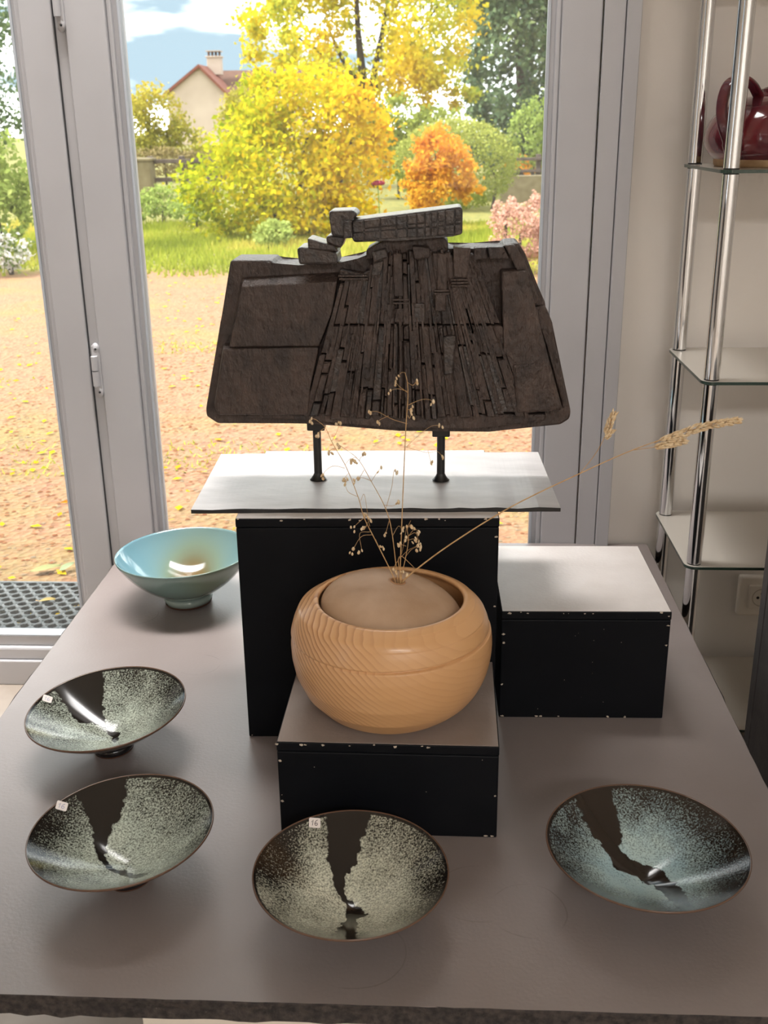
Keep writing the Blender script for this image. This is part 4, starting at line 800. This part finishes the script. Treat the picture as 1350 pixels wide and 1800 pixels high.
def leaves(P, size, tilt=1.0, asp=0.62):
    n = len(P); size = np.broadcast_to(size, (n,))*rng.uniform(0.7, 1.25, n)
    a = rng.normal(size=(n, 3)); a /= np.linalg.norm(a, axis=1)[:, None]; nn = rng.normal(size=(n, 3)); nn[:, 2] = np.abs(nn[:, 2])*tilt+0.2; nn[:, 1] -= 0.35
    b = np.cross(nn, a); b /= np.linalg.norm(b, axis=1)[:, None]+1e-9; c = np.cross(a, b)
    s = size[:, None]
    v = np.stack([P-a*s*0.5, P+b*s*asp*0.5+c*s*0.12, P+a*s*0.5, P-b*s*asp*0.5+c*s*0.12], 1).reshape(-1, 3)
    k = np.arange(n)[:, None, None]*4; T = (k+np.array([(0, 1, 2), (0, 2, 3)])[None]).reshape(-1, 3)
    return v, T
def blob_pts(blobs, n, clump=0.16, ncl=140, shell=0.5):
    out = []; vol = np.array([b[1][0]*b[1][2] for b in blobs]); vol = vol/vol.sum()
    for (c, r), f in zip(blobs, vol):
        m = max(20, int(n*f)); k = max(6, int(ncl*f)); d = rng.normal(size=(k, 3)); d /= np.linalg.norm(d, axis=1)[:, None]; q = rng.random(k)**(1/3); q = shell+(1-shell)*q
        cc = np.array(c)+d*q[:, None]*np.array(r)*0.92; i = rng.integers(0, k, m); out.append(cc[i]+rng.normal(size=(m, 3))*np.array(r)*clump)
    return np.vstack(out)
def plant(name, label, cat, base, blobs, n, size, mat, tint=None, clump=0.16, ncl=140, shell=0.5, stems=None, group=None, minz=None, tilt=1.0, asp=0.62, bark=None):
    if not stems:                    # short stems carry a shrub without a visible trunk
        stems = [[(c[0], c[1], ZG, 0.03), (c[0], c[1], max(c[2], ZG+0.1), 0.012)] for c, r in blobs[:2]]
    stems = [[(stems[0][0][0], stems[0][0][1], ZG-0.01, stems[0][0][3])]+list(stems[0][1:])]+list(stems[1:])
    base = (stems[0][0][0], stems[0][0][1], ZG)
    root = tag(empty(name, base), label, cat, group); b = np.array(base)
    P = blob_pts(blobs, n, clump, ncl, shell); P = P[P[:, 2] > ZG+0.02]
    t = (tint(P) if tint else 0.5)+rng.normal(0, 0.13, len(P)); t = np.clip(t, 0.01, 0.99)
    V, T = leaves(P-b, size, tilt, asp); tag(tri_mesh('foliage', V, T, mat, root, {'tint': np.repeat(t, 4)}), kind='stuff')
    for s_ in (stems or []):
        sp = spline([np.array(q[:3])-b for q in s_], 6); r = np.interp(np.linspace(0, 1, len(sp)), np.linspace(0, 1, len(s_)), [q[3] for q in s_]); tube('trunk' if s_ is stems[0] else 'branch', sp, r, bark or bark_m, root, 7)
    return root
bark_m = material('bark', garden(srgb(112, 96, 72)), 0.9, garden(srgb(74, 62, 48)), 12)
def B(px_, py_, Y, rx, ry, rd=None):    # an ellipsoid of foliage: centre seen at (px, py) at depth Y, radii in frame units
    c = at(px_, py_, Y); k = np.linalg.norm(c-CAM)/FPX; return (c, (rx*k, (rd or rx)*k, ry*k))
def stem(pts, Y, r0_, r1_): return [tuple(at(x, y, Y))+(r0_+(r1_-r0_)*i/(len(pts)-1),) for i, (x, y) in enumerate(pts)]
def xgrad(pa, pb, Y, lo, hi):
    xa, xb = at(pa, 300, Y)[0], at(pb, 300, Y)[0]; return lambda P: lo+(hi-lo)*np.clip((P[:, 0]-xa)/(xb-xa), 0, 1)
def gbase(x, y): p = ground(x, y); return (p[0], p[1], ZG)
yel = leaf_material('yellow_leaves', [(0.0, (140, 160, 34)), (0.3, (200, 204, 44)), (0.6, (252, 222, 44)), (0.85, (255, 208, 36)), (1.0, (252, 172, 34))], 0.45)
yel2 = leaf_material('golden_crown_leaves', [(0.0, (150, 172, 80)), (0.35, (214, 216, 80)), (0.7, (255, 228, 60)), (1.0, (255, 214, 50))], 0.45)
ora = leaf_material('orange_leaves', [(0.0, (255, 206, 66)), (0.4, (255, 188, 62)), (0.75, (255, 166, 60)), (1.0, (252, 146, 66))], 0.45)
grn = leaf_material('dark_green_leaves', [(0.0, (92, 116, 92)), (0.4, (128, 150, 108)), (0.75, (160, 172, 112)), (1.0, (200, 190, 112))], 0.35)
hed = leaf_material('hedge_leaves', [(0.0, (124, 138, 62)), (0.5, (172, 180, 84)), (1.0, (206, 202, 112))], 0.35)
pnk = leaf_material('pink_flower_heads', [(0.0, (150, 146, 92)), (0.3, (226, 178, 152)), (0.7, (244, 192, 172)), (1.0, (250, 208, 180))])
gol = leaf_material('olive_gold_leaves', [(0.0, (146, 154, 66)), (0.5, (200, 190, 80)), (1.0, (240, 206, 84))])
fre = leaf_material('fresh_green_leaves', [(0.0, (132, 154, 80)), (0.5, (172, 190, 98)), (1.0, (206, 216, 124))])
whi = leaf_material('white_flowers', [(0.0, (92, 120, 58)), (0.35, (150, 160, 100)), (0.55, (240, 234, 226)), (1.0, (250, 246, 240))])
GY1 = 14.6
plant('yellow_shrub', 'big rounded yellow and green shrub behind the sculpture', 'shrub', gbase(520, 425), [B(545, 215, GY1, 100, 90), B(600, 265, GY1, 90, 120), B(500, 300, GY1, 130, 110), B(400, 330, GY1, 92, 78), B(560, 370, GY1, 110, 55), B(470, 190, GY1, 60, 60), B(640, 215, GY1, 40, 55)], 15000, 0.085, yel,
      lambda P: xgrad(330, 660, GY1, 0.18, 0.72)(P)+0.10*(vnoise(P[:, 0]+9, P[:, 2]+9, 2.6, 5)-0.5), clump=0.13, ncl=420, shell=0.45, stems=[stem([(520, 425), (525, 340), (540, 240)], GY1, 0.05, 0.02), stem([(515, 425), (460, 350), (420, 300)], GY1, 0.04, 0.015), stem([(525, 425), (590, 340), (620, 240)], GY1, 0.04, 0.015)])
plant('orange_maple', 'small bright orange maple right of the yellow shrub', 'tree', gbase(770, 392), [B(765, 270, 16.2, 42, 42), B(800, 300, 16.2, 40, 36), B(760, 330, 16.2, 44, 42), B(735, 310, 16.2, 30, 28), B(825, 335, 16.2, 25, 18), B(752, 240, 16.2, 20, 20)], 5200, 0.075, ora,
      lambda P: 0.60-0.5*np.clip((at(0, 250, 16.2)[2]-P[:, 2])/1.0, 0, 1), clump=0.15, ncl=130, shell=0.3, stems=[stem([(770, 392), (768, 340), (765, 270)], 16.2, 0.03, 0.01)])
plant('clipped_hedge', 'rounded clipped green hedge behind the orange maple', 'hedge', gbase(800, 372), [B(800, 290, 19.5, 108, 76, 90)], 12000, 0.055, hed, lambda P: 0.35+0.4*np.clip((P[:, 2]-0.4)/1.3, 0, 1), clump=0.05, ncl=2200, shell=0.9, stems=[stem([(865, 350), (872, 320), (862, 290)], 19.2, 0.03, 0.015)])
plant('pink_shrub', 'salmon pink flowering shrub at the right edge of the pane', 'shrub', gbase(910, 470), [B(915, 410, 10.8, 62, 52), B(890, 375, 10.8, 30, 32), B(950, 385, 10.8, 40, 45), B(985, 420, 10.8, 50, 55)], 6500, 0.036, pnk, lambda P: 0.25+0.45*rng.random(len(P)), clump=0.10, ncl=170, shell=0.3)
YT = 27.0
plant('yellow_tree', 'tall yellow leaved tree with bare forked branches', 'tree', gbase(655, 330), [B(640, 40, YT, 185, 140), B(520, 40, YT, 100, 100), B(760, 60, YT, 90, 120), B(470, 95, YT, 55, 60), B(790, 175, YT, 55, 40), B(640, -120, YT, 200, 120), B(700, 140, YT, 80, 50)], 19000, 0.14, yel2,
      lambda P: 0.62+0.5*(vnoise(P[:, 0]+30, P[:, 2]+3, 1.1, 9)-0.5)*1.6, clump=0.10, ncl=260, shell=0.35, stems=[stem([(655, 330), (648, 220), (640, 150), (630, 60), (625, -40)], YT, 0.16, 0.05), stem([(646, 200), (660, 120), (675, 40), (690, -40)], YT, 0.10, 0.03), stem([(642, 170), (600, 100), (570, 30)], YT, 0.08, 0.02), stem([(655, 160), (720, 80), (770, 10)], YT, 0.07, 0.02), stem([(640, 140), (560, 90), (500, 50)], YT, 0.05, 0.015)])
YD = 33.0
plant('dark_tree', 'tall dark green tree in the upper right corner of the pane', 'tree', gbase(920, 310), [B(910, 100, YD, 100, 150), B(900, -60, YD, 110, 120), B(880, 230, YD, 60, 80), B(990, 120, YD, 80, 200)], 20000, 0.19, grn, lambda P: 0.38+0.5*(vnoise(P[:, 0]+40, P[:, 2]+3, 0.9, 12)-0.5), clump=0.09, ncl=420, shell=0.5, stems=[stem([(920, 310), (915, 150), (905, 0)], YD, 0.2, 0.06)])
plant('green_shrub', 'fresh green shrub at the right edge below the dark tree', 'shrub', gbase(945, 300), [B(940, 235, 24, 48, 55), B(985, 240, 24, 55, 80)], 3500, 0.09, fre, lambda P: 0.4+0*P[:, 0], clump=0.1, ncl=160)
plant('background_shrub', 'olive green shrub under the yellow tree', 'shrub', gbase(720, 320), [B(700, 225, 22.5, 70, 50), B(770, 228, 22.5, 60, 40), B(660, 245, 22.5, 60, 60)], 4200, 0.10, hed, lambda P: 0.3+0*P[:, 0], clump=0.12, ncl=140)
plant('golden_tree', 'olive gold small tree left of the house gable', 'tree', gbase(265, 310), [B(265, 215, 31, 62, 58), B(225, 225, 31, 50, 55), B(310, 250, 31, 40, 30)], 5200, 0.12, gol, lambda P: 0.35+0.35*np.clip((P[:, 2]-1.2)/1.5, 0, 1), clump=0.11, ncl=200, stems=[stem([(265, 308), (262, 260), (262, 200)], 31, 0.09, 0.04)])
plant('house_hedge', 'low green shrub in front of the house wall', 'shrub', gbase(400, 300), [B(390, 252, 34, 60, 30), B(440, 215, 36, 50, 60)], 3600, 0.13, gol, lambda P: 0.45+0*P[:, 0], clump=0.12, ncl=120)
plant('flower_bed', 'leafy flower bed by the stone gate pillar', 'shrub', gbase(300, 385), [B(285, 350, 17.2, 52, 28), B(345, 365, 16, 50, 22), B(240, 365, 16.6, 40, 22)], 3600, 0.06, fre, lambda P: 0.25+0.5*rng.random(len(P)), clump=0.12, ncl=110)
plant('low_green_plant', 'bright green low plant in front of the yellow shrub', 'plant', gbase(480, 432), [B(480, 412, 13.3, 36, 24)], 900, 0.06, fre, lambda P: 0.8+0*P[:, 0], clump=0.15, ncl=40)
plant('left_shrub', 'green and yellow shrub seen through the leftmost pane', 'shrub', gbase(10, 420), [B(-10, 330, 12.5, 62, 90), B(-80, 320, 12.5, 90, 130), B(20, 385, 12.5, 36, 34)], 4200, 0.08, fre, lambda P: 0.45+0.3*rng.random(len(P)), clump=0.12, ncl=120)
plant('left_dark_tree', 'dark grey green tree at the top of the leftmost pane', 'tree', gbase(-40, 300), [B(-30, 110, 26, 90, 140), B(-120, 60, 26, 120, 200), B(0, 200, 26, 60, 60)], 5200, 0.14, grn, lambda P: 0.35+0*P[:, 0], clump=0.1, ncl=180, stems=[stem([(-40, 300), (-42, 150), (-50, 0)], 26, 0.14, 0.05)])
plant('white_flower_plant', 'low white flowering plant seen through the leftmost pane', 'plant', gbase(20, 472), [B(15, 440, 10.9, 42, 34), B(-40, 435, 10.9, 50, 40)], 1500, 0.05, whi, lambda P: 0.2+0.6*(rng.random(len(P)) > 0.45), clump=0.14, ncl=60)
plant('far_orange_hedge', 'orange leaved hedge at the far right fence', 'hedge', gbase(930, 318), [B(935, 290, 25.5, 45, 18), B(990, 290, 25.5, 50, 20)], 1800, 0.09, ora, lambda P: 0.55+0*P[:, 0], clump=0.12, ncl=60)
# one rose on its stem
q = at(664, 322, 13.6); rs = tag(empty('rose', (q[0], q[1], ZG)), 'single magenta rose bloom against the yellow shrub', 'flower')
tube('stem', spline([(0.05, 0, 0), (0.02, 0, 0.35), (0, 0, q[2]-ZG)], 6), 0.006, fre, rs, 5); rz = material('rose_petal', garden(srgb(232, 40, 96)), 0.6)
for k in range(9):
    a = k*2.4; r_ = 0.012+0.0045*k; o = lathe('petal', [(0, 0), (0.022, 0.006), (0.034, 0.024), (0.030, 0.044)], rz, rs, 10); o.matrix_local = Matrix.Translation((r_*math.cos(a), r_*math.sin(a), q[2]-ZG-0.02)) @ Matrix.Rotation(a, 4, 'Z') @ Matrix.Rotation(R(35), 4, 'Y') @ Matrix.Diagonal((0.9, 0.9, 1, 1))
# grass blades of the verge
n = 42000; gx = rng.uniform(-6.5, 3.2, n); gy = 10.6+rng.random(n)**0.8*6.0; keep = rng.random(n) < np.clip((gy-10.5+0.8*(vnoise(gx+20, gy, 1.2, 3)-0.5))/1.1, 0.03, 1); gx, gy = gx[keep], gy[keep]; n = len(gx)
hgt = rng.uniform(0.03, 0.11, n)*(0.4+1.6*vnoise(gx+20, gy, 0.8, 8)); a = rng.uniform(0, 6.28, n); w = 0.012
b0 = np.c_[gx, gy, np.full(n, ZG)]; dx = np.c_[np.cos(a)*w, np.sin(a)*w, np.zeros(n)]; tp = b0+np.c_[rng.normal(0, 0.025, n), rng.normal(0, 0.025, n), hgt]
V = np.stack([b0-dx, b0+dx, tp], 1).reshape(-1, 3); T = np.arange(3*n).reshape(-1, 3)
gm = leaf_material('grass_blades', [(0.0, (132, 146, 52)), (0.5, (182, 190, 70)), (1.0, (230, 210, 104))])
tag(tri_mesh('grass', V, T, gm, None, {'tint': np.repeat(np.clip(vnoise(gx+20, gy, 0.9, 4)+rng.normal(0, 0.12, n), 0, 1), 3)}), 'short yellow green grass at the back of the yard', 'grass', kind='stuff')
n = 9000; gx = rng.uniform(-2.6, 2.2, n); gy = rng.uniform(4.2, 8.5, n); keep = vnoise(gx+20, gy*2, 1.0, 14) > 0.62; gx, gy = gx[keep], gy[keep]; n = len(gx); hgt = rng.uniform(0.008, 0.03, n); a = rng.uniform(0, 6.28, n)
b0 = np.c_[gx, gy, np.full(n, ZG)]; dx = np.c_[np.cos(a)*0.006, np.sin(a)*0.006, np.zeros(n)]; tp = b0+np.c_[rng.normal(0, 0.02, n), rng.normal(0, 0.02, n), hgt]
tag(tri_mesh('grass', np.stack([b0-dx, b0+dx, tp], 1).reshape(-1, 3), np.arange(3*n).reshape(-1, 3), gm, None, {'tint': np.repeat(rng.uniform(0.5, 1, n), 3)}), 'thin yellow grass tufts growing through the gravel', 'grass', kind='stuff')
# fallen leaves
n = 1500; P = np.c_[rng.uniform(-3.5, 2.5, n), 2.7+rng.random(n)**1.4*8, np.full(n, ZG+0.012)]; V, T = leaves(P, 0.045, 6.0); V[:, 2] = ZG+0.004+np.abs(V[:, 2]-ZG)*0.35
tag(tri_mesh('fallen_leaves', V, T, yel, None, {'tint': np.repeat(rng.uniform(0.2, 1, n), 4)}), 'yellow and orange leaves scattered over the gravel', 'leaves', kind='stuff')
def big_leaf(label, px_, py_, L_, ang, col, z=ZG+0.014):
    p = ground(px_, py_, z); root = tag(empty('fallen_leaf', p, ang), label, 'leaf', 'single fallen leaves by the door mat'); V = []; Fc = []
    for i in range(9):
        f = i/8; w_ = math.sin(math.pi*f**0.8)*L_*0.2+0.0008; V += [((f-0.5)*L_, -w_, 0.006*math.sin(f*3)), ((f-0.5)*L_, 0, 0.002+0.004*f), ((f-0.5)*L_, w_, 0.008*math.sin(f*2.2))]
    for i in range(8):
        for j in range(2): a = i*3+j; Fc.append((a, a+1, a+4, a+3))
    mesh('blade', V, Fc, material('leaf_'+label.split()[0], garden(col), 0.7), root, True); tube('stalk', [(-0.5*L_, 0, 0.002), (-0.72*L_, 0.01, 0.0)], 0.0012, straw_m, root, 5)
big_leaf('pale green curled leaf on the gravel beyond the mat', 80, 1000, 0.10, 0.5, srgb(206, 206, 120)); big_leaf('light green leaf on the gravel beside the door frame', 118, 997, 0.07, 1.2, srgb(200, 216, 150)); big_leaf('yellow leaf lying on the grey rubber mat', 83, 1056, 0.05, 0.2, srgb(244, 206, 96), ZG+0.022)
# rubber ring mat
mx0, mx1, my0, my1 = -2.1, -0.72, 2.66, 3.085; MT = tag(empty('door_mat', ((mx0+mx1)/2, (my0+my1)/2, ZG)), 'grey rubber honeycomb mat on the gravel outside the door', 'mat')
V = []; Fc = []; pw, ph = 0.042, 0.030; rows = int((my1-my0)/ph); cols = int((mx1-mx0)/pw)
for r_ in range(rows):
    for c_ in range(cols):
        cx = mx0+(c_+0.5+(0.5 if r_ % 2 else 0))*pw-(mx0+mx1)/2; cy = my0+(r_+0.5)*ph-(my0+my1)/2; k = len(V)
        for z_ in (0.018, 0.002):
            for q in (1.0, 0.70):
                for j in range(8):
                    t = (j+0.5)*math.pi/4; V.append((cx+0.0225*q*math.cos(t), cy+0.019*q*math.sin(t), z_-(0.003 if q == 1.0 and z_ > 0.01 else 0)))
        for j in range(8):
            j2 = (j+1) % 8; Fc += [(k+j, k+j2, k+8+j2, k+8+j), (k+8+j, k+8+j2, k+24+j2, k+24+j), (k+16+j, k+16+j2, k+j2, k+j)]
tag(mesh('ring_lattice', V, Fc, mat_m, MT), kind='stuff')
for (a, b) in (((mx0, my0), (mx1+0.02, my0+0.012)), ((mx0, my1-0.006), (mx1+0.02, my1+0.006))):
    box('mat_border', (a[0]-(mx0+mx1)/2, a[1]-(my0+my1)/2, 0.0), (b[0]-(mx0+mx1)/2, b[1]-(my0+my1)/2, 0.018), mat_m, MT, 0.003)
# gate pillar, rails, house
stone_m = material('rendered_stone', garden(srgb(206, 186, 140)), 0.9, garden(srgb(176, 156, 110)), 8, bump=0.4, bscale=30, bdist=0.01)
rail_m = material('weathered_rail', garden(srgb(150, 128, 112)), 0.85, garden(srgb(122, 102, 90)), 20)
YP = 19.5
def pxbox(x0, y0, x1, y1, Y): a, b = at(x0, y1, Y), at(x1, y0, Y); return a, b
a, b = pxbox(232, 278, 262, 352, YP); gp = tag(empty('gate_pillar', ((a[0]+b[0])/2, YP, ZG)), 'square cream stone gate pillar beside the rail fence', 'pillar'); w = b[0]-a[0]
box('shaft', (-w/2, 0, 0), (w/2, w, b[2]-ZG-0.05), stone_m, gp, 0.015); box('cap', (-w/2-0.03, -0.03, b[2]-ZG-0.05), (w/2+0.03, w+0.03, b[2]-ZG), stone_m, gp, 0.012)
def rail_fence(label, x0, x1, rails, Y):
    a = at(x0, 300, Y); c = at(x1, 300, Y); root = tag(empty('rail_fence', (a[0], Y, ZG)), label, 'fence'); Lx = c[0]-a[0]
    for (yy, th_) in rails:
        z = at((x0+x1)/2, yy, Y)[2]-ZG; box('rail', (0, -0.03, z-th_), (Lx, 0.03, z+th_), rail_m, root, 0.008)
    zt = at(x0, rails[0][0], Y)[2]-ZG+0.08
    for k in range(4): box('fence_post', (Lx*k/3-0.05, 0.035, 0), (Lx*k/3+0.05, 0.12, zt), rail_m, root, 0.01)
rail_fence('brown wooden rail fence right of the gate pillar', 264, 430, [(283, 0.035), (315, 0.035)], 19.8)
rail_fence('brown wooden rail fence at the right edge of the pane', 900, 1040, [(279, 0.03), (300, 0.03)], 22.5)
a, b = pxbox(880, 308, 1040, 326, 21.0); struct(box('wall_garden', (a[0], 21.0, ZG), (b[0], 21.3, b[2]), stone_m), 'low pale garden wall below the right rail fence')
plant('brown_hedge', 'brownish thin hedge behind the rail fence', 'hedge', gbase(300, 325), [B(290, 285, 24, 75, 24, 20), B(400, 290, 24, 75, 24, 20)], 3600, 0.08, leaf_material('brown_hedge_leaves', [(0.0, (120, 110, 70)), (0.5, (172, 154, 104)), (1.0, (206, 182, 120))]), lambda P: 0.45+0*P[:, 0], clump=0.12, ncl=200)
YH = 100.0; apex = at(350, 113, YH); eL = at(287, 166, YH); eR = at(402, 166, YH); HS = tag(empty('house', (apex[0], YH, ZG)), 'distant cream house with red tiled gable roof and chimney', 'house')
ax, az, ez = 0.0, apex[2]-ZG, eL[2]-ZG; hl, hr_ = eL[0]-apex[0], eR[0]-apex[0]; rend = material('cream_render', srgb(182, 164, 150), 0.9, srgb(170, 152, 138), 0.5); tile = material('red_roof_tiles', garden(srgb(178, 92, 70)), 0.85, garden(srgb(206, 118, 86)), 3, stretch=(1, 1, 1)); tile2 = material('brown_roof_tiles', garden(srgb(160, 112, 88)), 0.9, garden(srgb(140, 94, 74)), 2)
mesh('walls', [(hl+0.35, 0, 0), (hr_-0.35, 0, 0), (hr_-0.35, 0, ez+0.1), (ax, 0, az-0.25), (hl+0.35, 0, ez+0.1)]+[(hl+0.35, 12, 0), (hr_-0.35, 12, 0), (hr_-0.35, 12, ez+0.1), (ax, 12, az-0.25), (hl+0.35, 12, ez+0.1)], [(0, 1, 2, 3, 4), (9, 8, 7, 6, 5), (0, 5, 6, 1), (1, 6, 7, 2), (4, 9, 5, 0), (2, 7, 8, 3), (3, 8, 9, 4)], rend, HS)
for side, e in ((1, hl), (-1, hr_)):
    mesh('roof_slope', [(ax, -0.4, az), (ax, 12.4, az), (e, 12.4, ez), (e, -0.4, ez), (ax, -0.4, az-0.28), (ax, 12.4, az-0.28), (e, 12.4, ez-0.28), (e, -0.4, ez-0.28)], [(0, 1, 2, 3), (7, 6, 5, 4), (0, 3, 7, 4), (3, 2, 6, 7), (1, 5, 6, 2), (0, 4, 5, 1)], tile, HS)
g2 = at(470, 118, YH)[0]-apex[0]
mesh('side_wing_roof', [(ax+0.5, 6, az-0.25), (g2+3, 6, az-0.25), (g2+3, 2, ez-0.3), (hr_-1.4, 2, ez-0.3), (ax+0.5, 10, ez), (g2+3, 10, ez)], [(0, 1, 2, 3), (1, 0, 4, 5)], tile2, HS)
box('side_wing_wall', (hr_-1.4, 2.3, 0), (g2+2.8, 9.7, ez-0.4), rend, HS)
cx = at(361, 100, YH)[0]-apex[0]; box('chimney', (cx-0.62, 3.5, az-0.7), (cx+0.62, 4.6, az+0.75), rend, HS, 0.03); box('chimney_cap', (cx-0.72, 3.4, az+0.75), (cx+0.72, 4.7, az+0.87), rend, HS, 0.02)
for k in range(4): tube('chimney_pot', [(cx-0.5+0.33*k, 4.0, az+0.87), (cx-0.5+0.33*k, 4.0, az+1.25)], 0.11, tile2, HS, 10)
box('chimney_slab', (cx-0.68, 3.4, az+1.25), (cx+0.68, 4.7, az+1.32), rend, HS)
